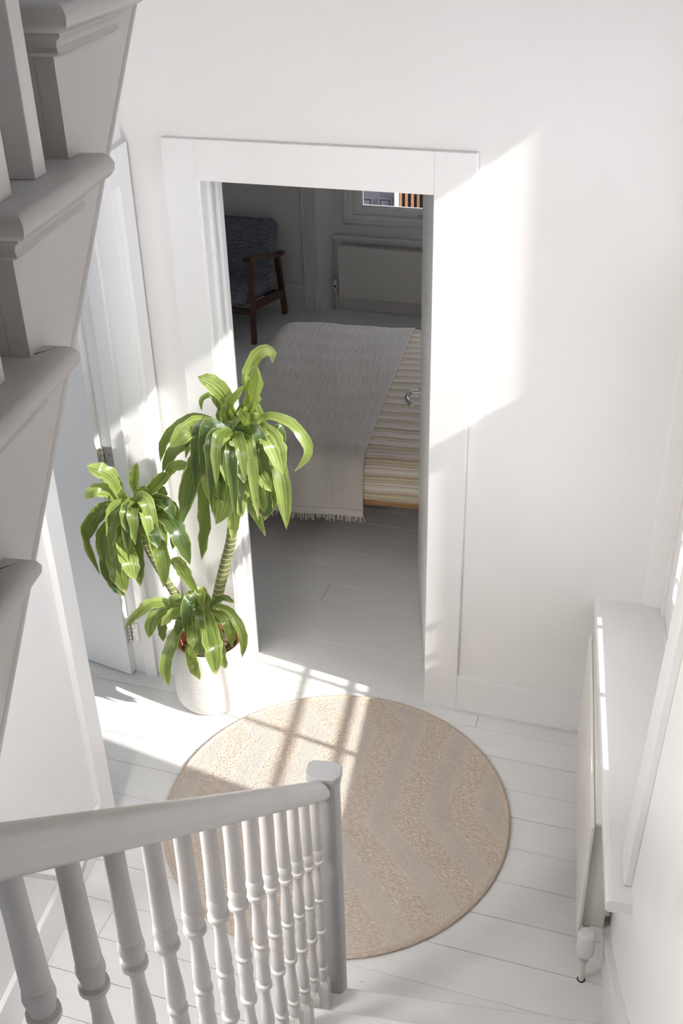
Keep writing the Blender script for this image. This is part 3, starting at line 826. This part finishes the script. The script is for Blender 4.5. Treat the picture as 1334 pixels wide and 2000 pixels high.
# globe lamp on the left wall under the upper flight (out of sight, added to brighten the lower hall)
LAMP_W, LAMP_R = 34.0, 0.11
k = NT('fill_lamp_glass')
k.b.inputs['Emission Color'].default_value = (1.0, 0.97, 0.95, 1)
k.b.inputs['Emission Strength'].default_value = LAMP_W / (4 * math.pi ** 2 * LAMP_R ** 2)
k.base((0.9, 0.9, 0.88)); M['globe'] = k.m
lc = Vector((LX + 0.15, 1.15, 1.70))
lamp = empty('fill_lamp', (LX, lc.y, lc.z), 'unseen globe fill lamp added under the upper flight', 'lamp')
bm = NB(); lathe(bm, [(0.05, 0), (0.05, 0.012), (0.018, 0.018), (0.018, 0.05)], 20, Matrix.Translation((LX + .001, lc.y, lc.z)) @ Matrix.Rotation(R(90), 4, 'Y'))
obj('wall_plate', bm, 'chrome', lamp, 40)
bm = NB(); bmesh.ops.create_uvsphere(bm, u_segments=24, v_segments=14, radius=LAMP_R, matrix=Matrix.Translation(lc)); obj('globe', bm, 'globe', lamp, True)

# ------------------------------------------------------------------ rug
rc = Vector((-0.554, 2.667, 0))
rug = empty('rug', rc, 'round beige woven rug with chevron bands on the hall floor', 'rug')
bm = NB()
lathe(bm, [(0.585, 0.001), (0.590, 0.010), (0.3, 0.011), (0.01, 0.011)], 96, Matrix.Translation(rc))
obj('pile', bm, 'rug', rug)
bm = NB()
n_, m_ = 160, 10
vs = [[bm.verts.new(rc + Vector(((0.592 + 0.0085 * math.cos(2 * math.pi * j / m_)) * math.cos(2 * math.pi * i / n_), (0.592 + 0.0085 * math.cos(2 * math.pi * j / m_)) * math.sin(2 * math.pi * i / n_), 0.0075 + 0.0068 * math.sin(2 * math.pi * j / m_)))) for j in range(m_)] for i in range(n_)]
for i in range(n_):
    for j in range(m_): bm.faces.new((vs[i][j], vs[(i + 1) % n_][j], vs[(i + 1) % n_][(j + 1) % m_], vs[i][(j + 1) % m_]))
obj('binding', bm, 'binding', rug, True)

# ------------------------------------------------------------------ planter and plant
pc = Vector((-1.145, 3.215, 0))
bm = NB(); T = Matrix.Translation(pc)
lathe(bm, [(0.118, 0.0), (0.138, 0.004), (0.147, 0.018), (0.150, 0.05), (0.148, 0.12), (0.143, 0.20), (0.1345, 0.276), (0.132, 0.281), (0.128, 0.282), (0.124, 0.278), (0.130, 0.20), (0.136, 0.05), (0.12, 0.02)], 64, T)
pl = obj('planter', bm, 'planter', smooth=40, origin=pc)
tag(pl, 'white textured round ceramic planter on the floor by the bedroom doorway', 'planter')
plant = empty('dragon_tree', pc + Vector((0, 0, 0.02)), 'leafy green corn plant with two canes in the white planter', 'plant')
bm = NB()
lathe(bm, [(0.085, 0.022), (0.110, 0.235), (0.118, 0.236), (0.119, 0.268), (0.113, 0.270), (0.109, 0.235), (0.104, 0.215)], 40, T)
np_ = obj('nursery_pot', bm, 'terracotta', plant, 40)
bm = NB(); lathe(bm, [(0.09, 0.21), (0.106, 0.232), (0.06, 0.236), (0.01, 0.234)], 32, T)
obj('soil', bm, 'soil', np_)

def cat(pts, n):
    P = [pts[0] * 2 - pts[1]] + pts + [pts[-1] * 2 - pts[-2]]
    out = []; segs = len(pts) - 1
    for i in range(n + 1):
        t = i / n * segs; s_ = min(int(t), segs - 1); t -= s_
        a, b, c_, d = P[s_:s_ + 4]
        out.append(0.5 * ((2 * b) + (c_ - a) * t + (2 * a - 5 * b + 4 * c_ - d) * t * t + (3 * b - a - 3 * c_ + d) * t ** 3))
    return out
def C(x, y): return (150 + x / 2.632, 660 + y / 2.632)
lr = random.Random(11)
def leaf(parent, pts, wpx, Y0, f, mat='leaf_mid', roll=None, tipw=0.03, q3=None):
    """pts in picture units of the plant study; f: how far the middle/tip swings towards the viewer, in metres"""
    w3 = list(q3) if q3 else []
    n = len(pts or [])
    for i, p in enumerate(pts or []):
        t = i / (n - 1)
        w3.append(at_y(*C(*p), Y0 - f * min(1, t * 1.6)))
    cen = cat(w3, 14)
    L = sum((b - a).length for a, b in zip(cen, cen[1:]))
    wid = wpx / 2.632 / 545 * 0.57
    roll = lr.uniform(-0.55, 0.55) if roll is None else roll
    bm = NB(); uvl = bm.loops.layers.uv.new('UVMap')
    phs, fr_ = lr.uniform(0, 6), lr.uniform(2.5, 4.5)
    rows = []; tw = lr.uniform(-0.5, 0.5)
    for i, p in enumerate(cen):
        t = i / 14
        T_ = (cen[min(i + 1, 14)] - cen[max(i - 1, 0)]).normalized()
        N_ = (CAM - p).normalized() * 1.0 + Vector((0, 0, 0.25)); N_ = (N_ - T_ * N_.dot(T_)).normalized()
        Sd = T_.cross(N_).normalized()
        ang = roll + tw * t
        N2 = N_ * math.cos(ang) + Sd * math.sin(ang); S2 = Sd * math.cos(ang) - N_ * math.sin(ang)
        prf = (0.34 + 0.66 * math.sin(min(t / 0.5, 1) * math.pi / 2) ** 1.2) if t < 0.5 else max(0.0, 1 - ((t - 0.5) / 0.5) ** 3.2)
        hw = wid * max(prf, tipw)
        row = []
        for j in range(5):
            s_ = (j - 2) / 2
            cup = -0.26 * hw * (1 - abs(s_)) + 0.20 * hw * math.sin(fr_ * 6 * t + phs + s_ * 2.2) * abs(s_)
            edge = 1 + 0.08 * math.sin(fr_ * 9 * t + phs * 2 + s_)
            row.append((bm.verts.new(p + S2 * (s_ * hw * edge) + N2 * cup), (j / 4, t)))
        rows.append(row)
    for a, b in zip(rows, rows[1:]):
        for j in range(4):
            q = (a[j], a[j + 1], b[j + 1], b[j])
            fc = bm.faces.new([v_[0] for v_ in q])
            for lp, v_ in zip(fc.loops, q): lp[uvl].uv = v_[1]
    obj('leaf', bm, mat, parent, True)

def cane(pix, Y, rad):
    pts = [at_y(x, y, Yq) for (x, y), Yq in zip(pix, Y)]
    bm = NB(); q = cat(pts, 20); tube(bm, q, [rad * (1.05 - 0.15 * i / 20) for i in range(21)], 12)
    return obj('cane', bm, 'cane', plant, True)
YA, YB, YC = 3.15, 3.09, 3.16
ca = cane([(409, 1245), (425, 1165), (440, 1100), (452, 1050), (458, 960), (462, 850)], [3.20, 3.19, 3.18, 3.17, 3.16, 3.15], 0.020)
cb = cane([(400, 1248), (345, 1165), (312, 1112), (286, 1064), (266, 1015)], [3.21, 3.18, 3.15, 3.12, 3.10], 0.016)
cc_ = cane([(392, 1252), (388, 1215), (386, 1185)], [3.17, 3.16, 3.15], 0.010)
m, l_, d_ = 'leaf_mid', 'leaf_light', 'leaf_dark'
for a in [
    ([(740, 440), (620, 405), (530, 445), (450, 530), (430, 640)], 45, 0.00, d_), ([(760, 420), (720, 340), (685, 292), (640, 320), (642, 375)], 24, 0.0, m),
    ([(700, 480), (580, 520), (490, 590), (440, 690)], 55, 0.03, d_), ([(680, 470), (560, 500), (570, 560), (560, 620)], 30, 0.02, m),
    ([(640, 700), (650, 820), (655, 980), (640, 1145)], 68, 0.02, d_), ([(1000, 470), (1045, 465), (1055, 600), (1072, 740)], 42, 0.0, d_),
    ([(760, 400), (745, 340), (735, 235)], 50, 0.0, m), ([(780, 470), (700, 500), (600, 640), (560, 760), (540, 830)], 55, 0.0, d_),
    ([(830, 500), (800, 780), (808, 900), (800, 1040)], 66, 0.05, l_), ([(880, 600), (880, 720), (905, 860), (970, 1020)], 64, 0.05, m),
    ([(880, 500), (960, 560), (1000, 720), (985, 880)], 70, 0.02, d_), ([(900, 600), (930, 760), (960, 860), (975, 930)], 88, 0.08, d_),
    ([(950, 600), (995, 700), (1005, 820), (965, 940)], 60, 0.06, m),
    ([(890, 420), (895, 330), (878, 190), (935, 78), (1000, 72), (1004, 128)], 52, 0.04, l_), ([(830, 420), (890, 330), (915, 230), (925, 140)], 88, 0.05, l_),
    ([(780, 420), (765, 310), (700, 235), (622, 200)], 74, 0.05, l_), ([(800, 420), (790, 340), (860, 245)], 62, 0.06, l_), ([(860, 430), (880, 400), (900, 330)], 60, 0.04, l_),
    ([(760, 450), (640, 440), (550, 490), (480, 565)], 80, 0.08, l_), ([(760, 500), (660, 590), (585, 740), (540, 965)], 92, 0.08, d_),
    ([(770, 520), (705, 600), (682, 720), (715, 945)], 88, 0.10, m), ([(800, 540), (775, 700), (765, 850), (715, 958)], 86, 0.08, l_),
    ([(830, 560), (850, 690), (845, 820), (848, 925)], 80, 0.10, l_), ([(840, 560), (862, 650), (860, 745)], 66, 0.12, d_),
    ([(800, 420), (800, 520), (785, 660), (790, 765)], 78, 0.14, l_), ([(870, 480), (960, 480), (1020, 560), (1062, 705)], 92, 0.10, l_),
    ([(870, 450), (980, 400), (1090, 430), (1165, 510), (1190, 600), (1120, 686)], 46, 0.06, l_), ([(900, 520), (1010, 610), (1060, 770), (1078, 985)], 72, 0.10, l_),
    ([(890, 600), (905, 700), (930, 800), (965, 900)], 80, 0.12, m), ([(860, 440), (900, 420), (960, 415)], 50, 0.05, l_),
    ([(720, 430), (690, 470), (650, 560), (620, 700)], 60, 0.05, d_),
    ([(820, 480), (790, 440), (770, 380), (790, 330)], 60, 0.06, m), ([(840, 480), (860, 420), (840, 360)], 56, 0.07, l_), ([(820, 490), (860, 520), (900, 570), (915, 640)], 62, 0.10, m),
    ([(810, 500), (740, 500), (690, 560), (670, 640)], 66, 0.11, m), ([(850, 480), (910, 470), (960, 500), (990, 560)], 50, 0.07, l_), ([(830, 520), (900, 640), (950, 720), (1000, 790)], 60, 0.11, l_),
    ([(790, 520), (740, 640), (735, 760), (745, 850)], 66, 0.11, d_),
]: leaf(ca, a[0], a[1], YA, a[2], a[3])
for a in [
    ([(420, 760), (438, 790), (440, 835)], 45, 0.0, d_), ([(450, 740), (500, 660), (600, 660)], 46, 0.0, m), ([(320, 840), (390, 770), (440, 720), (470, 690)], 52, 0.02, m),
    ([(340, 900), (430, 840), (500, 890), (530, 960)], 58, 0.0, d_), ([(480, 880), (500, 980), (490, 1090)], 45, 0.0, m),
    ([(150, 1130), (180, 1230), (245, 1335)], 60, 0.06, d_), ([(280, 900), (190, 1040), (150, 1180), (220, 1300)], 60, 0.05, d_), ([(300, 980), (305, 1080), (325, 1285)], 66, 0.04, d_),
    ([(300, 800), (292, 730), (308, 640)], 46, 0.02, m), ([(250, 860), (185, 725), (120, 680), (52, 658)], 76, 0.05, l_), ([(240, 870), (160, 790), (90, 785), (38, 822)], 62, 0.06, l_),
    ([(250, 900), (140, 865), (62, 950), (50, 1050), (120, 1220)], 56, 0.06, m), ([(240, 910), (145, 900), (90, 960), (60, 1040)], 46, 0.04, d_), ([(240, 910), (150, 980), (130, 1060), (135, 1150)], 62, 0.08, m),
    ([(250, 940), (200, 1010), (180, 1150)], 56, 0.10, l_), ([(250, 960), (205, 1080), (215, 1200), (252, 1312)], 92, 0.08, m), ([(270, 930), (245, 1050), (275, 1160), (302, 1242)], 80, 0.13, l_),
    ([(320, 960), (390, 1030), (440, 1130), (445, 1285)], 72, 0.10, m), ([(350, 900), (460, 920), (530, 1020), (582, 1165)], 80, 0.08, d_), ([(330, 900), (400, 830), (470, 860), (500, 930)], 56, 0.05, d_),
    ([(290, 840), (262, 880), (260, 1000)], 64, 0.12, m), ([(340, 930), (370, 880), (440, 830)], 54, 0.05, d_), ([(310, 940), (380, 980), (420, 1080)], 60, 0.12, d_), ([(280, 880), (330, 800), (350, 760)], 50, 0.04, m),
    ([(240, 930), (200, 880), (150, 840)], 56, 0.05, d_), ([(270, 880), (240, 820), (250, 790)], 60, 0.06, l_),
]: leaf(cb, a[0], a[1], YB, a[2], a[3])
for a in [
    ([(620, 1320), (560, 1220), (520, 1160), (476, 1146)], 66, -0.02, m), ([(600, 1400), (420, 1358), (330, 1400), (243, 1492)], 60, 0.05, l_), ([(560, 1380), (440, 1400), (385, 1460), (372, 1545)], 66, 0.05, m),
    ([(590, 1400), (500, 1415), (432, 1482)], 56, 0.08, l_), ([(570, 1430), (450, 1440), (440, 1500), (446, 1562)], 46, 0.05, d_), ([(560, 1430), (500, 1540), (455, 1680), (468, 1797)], 64, 0.13, m),
    ([(720, 1460), (735, 1560), (750, 1660), (765, 1700)], 50, 0.08, l_), ([(640, 1430), (650, 1520), (668, 1610)], 46, 0.06, d_), ([(700, 1400), (770, 1450), (800, 1590)], 56, 0.07, m),
    ([(690, 1370), (780, 1400), (840, 1490), (856, 1560), (850, 1645)], 48, 0.08, m), ([(680, 1380), (750, 1335), (812, 1362)], 30, 0.02, d_), ([(640, 1400), (645, 1340), (655, 1290)], 30, 0.02, l_),
    ([(590, 1500), (585, 1600), (600, 1690), (632, 1758)], 54, 0.12, m), ([(600, 1410), (602, 1520), (632, 1632)], 72, 0.15, m), ([(660, 1370), (680, 1490), (705, 1610), (715, 1735)], 88, 0.16, m),
    ([(620, 1390), (560, 1350), (500, 1340), (470, 1370)], 44, 0.03, m), ([(670, 1420), (720, 1440), (790, 1450)], 44, 0.05, d_), ([(600, 1380), (570, 1330), (590, 1300)], 30, 0.02, l_), ([(610, 1400), (540, 1450), (510, 1530)], 50, 0.08, d_),
]: leaf(cc_, a[0], a[1], YC, a[2], a[3])
def arch_leaf(parent, cpos, az, rise, reach, drop, wpx, mat):
    o_ = Vector((math.cos(az), math.sin(az), 0))
    q = [cpos, cpos + o_ * reach * 0.35 + Vector((0, 0, rise)), cpos + o_ * reach * 0.8 + Vector((0, 0, rise * 0.6)), cpos + o_ * reach + Vector((0, 0, rise * 0.6 - drop))]
    leaf(parent, None, wpx, 0, 0, mat, q3=q)
re_ = random.Random(21)
for par, px_, Yq, nn, rch in ((ca, (457, 838), YA - 0.04, 12, 0.17), (cb, (268, 1000), YB - 0.03, 10, 0.14), (cc_, (386, 1186), YC - 0.02, 4, 0.11)):
    c0 = at_y(*px_, Yq)
    for q_ in range(nn):
        az = -math.pi * (0.05 + 0.9 * (q_ + re_.uniform(0.1, 0.9)) / nn) if q_ % 3 else re_.uniform(0.2, 2.9)
        k_ = re_.uniform(0.75, 1.1)
        arch_leaf(par, c0 + Vector((0, 0, re_.uniform(-0.05, 0.02))), az, re_.uniform(0.0, 0.06), rch * k_ * (0.6 if math.sin(az) > 0 else 0.85), re_.uniform(0.10, 0.26) * rch / 0.17, re_.uniform(46, 64), re_.choice((d_, l_, m)))
bm = NB(); tube(bm, [at_y(412, 1225, 3.2), at_y(421, 1152, 3.2)], 0.0035, 8)
obj('stake', bm, 'dark', plant)

# ------------------------------------------------------------------ bed, bedspread, throw
MB_ = Matrix.Translation((-1.5, 4.36, 0)) @ Matrix.Rotation(R(-2.0), 4, 'Z')      # bed frame: x along the bed from its foot, y away
bed = empty('bed', MB_ @ Vector((0.9, 0.8, 0)), 'wooden platform bed seen through the bedroom doorway', 'bed')
bm = NB(); box(bm, 0.01, 1.95, -0.015, 0.012, 0.252, 0.302, MB_, bev=0.003); obj('side_rail', bm, 'oak', bed)
bm = NB(); box(bm, 0.01, 1.95, 1.588, 1.615, 0.252, 0.302, MB_, bev=0.003); obj('side_rail', bm, 'oak', bed)
bm = NB(); box(bm, 0.0, 0.027, 0.012, 1.588, 0.252, 0.302, MB_, bev=0.003); obj('end_rail', bm, 'oak', bed)
bm = NB(); box(bm, 0.027, 1.95, 0.012, 1.588, 0.27, 0.298, MB_); obj('platform', bm, 'oak', bed)
for lx in (0.35, 1.7):
    for ly in (0.35, 1.25):
        bm = NB(); box(bm, lx - .03, lx + .03, ly - .03, ly + .03, 0, 0.27, MB_, bev=0.004); obj('leg', bm, 'oak', bed)
bm = NB(); box(bm, 0.035, 1.93, 0.03, 1.57, 0.300, 0.478, MB_, bev=0.04); obj('mattress', bm, 'wall', bed, 40)
def drape(name, mat, x_end, zt, off, hem, hemfar, x_start_drop, label, cat, amp, seed, lx=90, ly=120, foot=True):
    """cloth over the bed: profile across y, drop over the foot end"""
    rs = random.Random(seed); rad = 0.10 + off
    def prof(s):                                     # s arclength from the front hem
        h1 = zt - rad - hem
        q = math.pi * rad / 2
        W = 1.60 + 2 * off - 2 * rad
        if s < h1: return (-off - 0.018 * (1 - s / max(h1, .01)) , hem + s, 0)
        s -= h1
        if s < q: a = s / rad; return (-off + rad * (1 - math.cos(a)), zt - rad + rad * math.sin(a), 0)
        s -= q
        if s < W: return (-off + rad + s, zt + 0.018 * math.sin(math.pi * s / W), 0)
        s -= W
        if s < q: a = s / rad; return (1.60 + off - rad + rad * math.sin(a), zt - rad + rad * math.cos(a), 0)
        s -= q
        return (1.60 + off, zt - rad - s, 0)
    total = (zt - rad - hem) + math.pi * rad + (1.60 + 2 * off - 2 * rad) + (zt - rad - hemfar)
    bm = NB(); uvl = bm.loops.layers.uv.new('UVMap'); rows = []
    fd = (zt - rad - 0.27) if foot else 0.0
    qx = math.pi * rad / 2 if foot else 0
    tl = fd + qx + (x_end - (rad - off if foot else x_start_drop))
    ph = [rs.uniform(0, 6) for _ in range(6)]
    for i in range(lx + 1):
        t = tl * i / lx
        if foot and t < fd: xo, dz = -off - 0.02 * (1 - t / fd), -(rad + fd - t)
        elif foot and t < fd + qx: a = (t - fd) / rad; xo, dz = -off + rad * (1 - math.cos(a)), -(rad - rad * math.sin(a))
        else: xo, dz = (rad - off if foot else x_start_drop) + (t - fd - qx), 0
        row = []
        for j in range(ly + 1):
            s_ = total * j / ly
            y_, z_, _ = prof(s_)
            zz = max(z_ + dz, min(z_, hem + 0.0) if dz == 0 else 0.24)
            wv = amp * (math.sin(xo * 23 + ph[0] + 1.5 * math.sin(s_ * 7 + ph[1])) * 0.5 + math.sin(s_ * 31 + ph[2] + 2 * math.sin(xo * 5 + ph[3])) * 0.35 + math.sin(xo * 9 - s_ * 6 + ph[4]) * 0.8)
            hang = max(0, min(1, (zt - rad - zz) / 0.12))
            yy = y_ - (wv * 1.4 + amp * 1.1) * hang
            row.append((bm.verts.new(MB_ @ Vector((xo, yy, zz + wv * (1 - hang)))), (t, s_)))
        rows.append(row)
    for a, b in zip(rows, rows[1:]):
        for j in range(ly):
            q = (a[j], a[j + 1], b[j + 1], b[j]); fc = bm.faces.new([v_[0] for v_ in q])
            for lp, v_ in zip(fc.loops, q): lp[uvl].uv = v_[1]
    hemline = [r_[0][0].co.copy() for r_ in rows]
    bmesh.ops.recalc_face_normals(bm, faces=bm.faces)
    o = obj(name, bm, mat, smooth=True, origin=MB_ @ Vector((0.8, 0.8, 0.5)))
    md = o.modifiers.new('thick', 'SOLIDIFY'); md.thickness = 0.006; md.offset = 0
    tag(o, label, cat)
    return o, hemline
bsp, _ = drape('bedspread', 'bedspread', 1.9, 0.497, 0.012, 0.292, 0.29, 0.02, 'cream bedspread with tan and olive stripes on the bed', 'bedspread', 0.0035, 2, 60, 120, True)
thr, hemline = drape('throw_blanket', 'throw', 0.79, 0.508, 0.024, 0.205, 0.30, 0.0, 'taupe crinkled muslin throw with fringed hem over the foot of the bed', 'blanket', 0.0045, 5, 90, 130, True)
bm = NB(); rf = random.Random(9)
hem3 = [p for p in hemline]
for a, b in zip(hem3, hem3[1:]):
    nst = max(1, int((b - a).length / 0.0045))
    for q in range(nst):
        p = a.lerp(b, (q + 0.5) / nst)
        if p.z > 0.23: pass
        L_ = rf.uniform(0.022, 0.042)
        e = p + Vector((rf.uniform(-.012, .012), rf.uniform(-.008, .006), -L_))
        bar(bm, p + Vector((0, 0, .004)), e, 0.0028, 0.0022, up=(0, 1, 0))
fr_o = obj('fringe', bm, 'fringe', thr); fr_o['kind'] = 'stuff'
bm = NB()
for a, b in zip(hem3, hem3[1:]):
    if (b - a).length > 1e-4:
        bar(bm, a + Vector((0, -0.004, 0.014)), b + Vector((0, -0.004, 0.014)), 0.003, 0.034, up=(0, 0, 1))
obj('hem_band', bm, 'fringe', thr)

# ------------------------------------------------------------------ armchair
cd = Vector((0.1450, 0.9894, 0)); cl = Vector((-0.9894, 0.1450, 0))
co = Vector((-1.841, 6.718, 0))
def ch(l, b, z): return co + cl * l + cd * b + Vector((0, 0, z))     # l leftwards, b backwards
MC = Matrix(((cl.x, cd.x, 0, co.x), (cl.y, cd.y, 0, co.y), (0, 0, 1, 0), (0, 0, 0, 1)))
chair = empty('armchair', ch(0.3, 0.3, 0), 'dark wood armchair with blue grey tweed cushions beyond the bed', 'chair')
for l in (0.0, 0.62):
    bm = NB(); bar(bm, ch(l, 0.0, 0), ch(l, 0.03, 0.575), 0.034, 0.034, up=cd, bev=0.004); obj('front_leg', bm, 'walnut', chair)
    bm = NB(); bar(bm, ch(l, 0.59, 0), ch(l, 0.49, 0.452), 0.032, 0.045, up=cd, bev=0.004); obj('rear_leg', bm, 'walnut', chair)
    bm = NB(); bar(bm, ch(l, 0.03, 0.257), ch(l, 0.55, 0.168), 0.024, 0.058, bev=0.004); obj('side_rail', bm, 'walnut', chair)
    bm = NB()
    q = cat([ch(l, -0.03, 0.583), ch(l, 0.0, 0.588), ch(l, 0.2, 0.548), ch(l, 0.45, 0.473), ch(l, 0.58, 0.452)], 12)
    for a, b in zip(q, q[1:]): bar(bm, a, b + (b - a) * 0.05, 0.055, 0.022, bev=0.006)
    obj('armrest', bm, 'walnut', chair)
bm = NB(); bar(bm, ch(0.017, 0.005, 0.225), ch(0.60, 0.005, 0.225), 0.024, 0.04, bev=0.003); obj('front_rail', bm, 'walnut', chair)
bm = NB(); bar(bm, ch(0.017, 0.54, 0.165), ch(0.60, 0.54, 0.165), 0.024, 0.05, bev=0.003); obj('rear_rail', bm, 'walnut', chair)
def cushion(m_, sx_, sy_, sz_, bev, puff):
    b2 = NB(); bmesh.ops.create_cube(b2, size=1)
    for v_ in b2.verts: v_.co = Vector((v_.co.x * sx_, v_.co.y * sy_, v_.co.z * sz_))
    bmesh.ops.bevel(b2, geom=list(b2.edges), offset=bev, segments=4, affect='EDGES', profile=0.5)
    bmesh.ops.subdivide_edges(b2, edges=[e for e in b2.edges if e.calc_length() > 0.1], cuts=5, use_grid_fill=True)
    for v_ in b2.verts:
        kx, ky = 1 - (2 * v_.co.x / sx_) ** 2, 1 - (2 * v_.co.y / sy_) ** 2
        v_.co.z += (1 if v_.co.z > 0 else -0.3) * puff * max(kx, 0) * max(ky, 0)
    bmesh.ops.transform(b2, matrix=m_, verts=b2.verts)
    return b2
ms = MC @ Matrix.Translation((0.31, 0.235, 0.292)) @ Matrix.Rotation(R(-8), 4, 'X')
obj('seat_cushion', cushion(ms, 0.56, 0.54, 0.115, 0.035, 0.02), 'tweed', chair, True)
mb = MC @ Matrix.Translation((0.31, 0.478, 0.462)) @ Matrix.Rotation(R(72), 4, 'X')
obj('back_cushion', cushion(mb, 0.60, 0.485, 0.11, 0.05, 0.02), 'tweed', chair, True)

# ------------------------------------------------------------------ outside the bedroom window
struct('ground_outside', B(-8, 4, 7.75, 12, -0.35, -0.20), 'ground', 'paving outside the bedroom window', 'ground')
struct('sky_block_storey', B(-3.3, 1.8, 0.2, 4.18, 2.72, 5.0, mat=FAR), 'render', 'unseen storeys added above the bedroom to block sky and sun', 'wall')  # unseen mass added to darken the view outside the bedroom window
struct('sun_block_wing', B(0.80, 9.5, -1.3, -0.75, -0.2, 11.5), 'render', 'unseen rendered wing added outside to keep sun off the stairwell window', 'wall')  # added sun blocker for the upper stair window, never in view
EY = 9.5
fac = empty('building_facade', (-1.3, EY, -0.2), 'neighbouring facade with grey panelled door and cedar slats outside the bedroom window', 'building')
bm = NB(); box(bm, -6, 2.5, EY + 0.10, EY + 0.3, -0.2, 2.0); obj('wall', bm, 'render', fac)
bm = NB(); box(bm, -2.2, -1.262, EY + 0.04, EY + 0.10, -0.2, 1.9); dr = obj('panelled_door', bm, 'panel_grey', fac)
for xa in (-1.79, -1.575, -1.405):
    for za in (0.0, 0.42, 0.84):
        bm = NB()
        zt_ = za + (0.205 if za == 0 else 0.33)
        frame(bm, xa, xa + 0.125, za + 0.075, zt_ + 0.02, 0.014, EY + 0.024, EY + 0.042, I4, 0.003)
        box(bm, xa + 0.026, xa + 0.099, EY + 0.028, EY + 0.042, za + 0.10, zt_ - 0.006, bev=0.006)
        obj('door_panel', bm, 'panel_grey', dr)
bm = NB(); box(bm, -1.255, -1.222, EY + 0.0, EY + 0.10, -0.2, 1.9, bev=0.003); obj('post', bm, 'trim', fac)
bm = NB(); box(bm, -1.222, -0.2, EY + 0.085, EY + 0.10, -0.2, 1.9); obj('backing', bm, 'dark', fac)
for j in range(5):
    xa = -1.218 + j * 0.052
    bm = NB(); box(bm, xa, xa + 0.024, EY + 0.03, EY + 0.075, -0.2, 1.9, bev=0.002); obj('slat', bm, 'slat', fac)
bm = NB(); box(bm, -0.965, -0.88, EY + 0.0, EY + 0.10, -0.2, 1.9, bev=0.003); obj('post', bm, 'trim', fac)
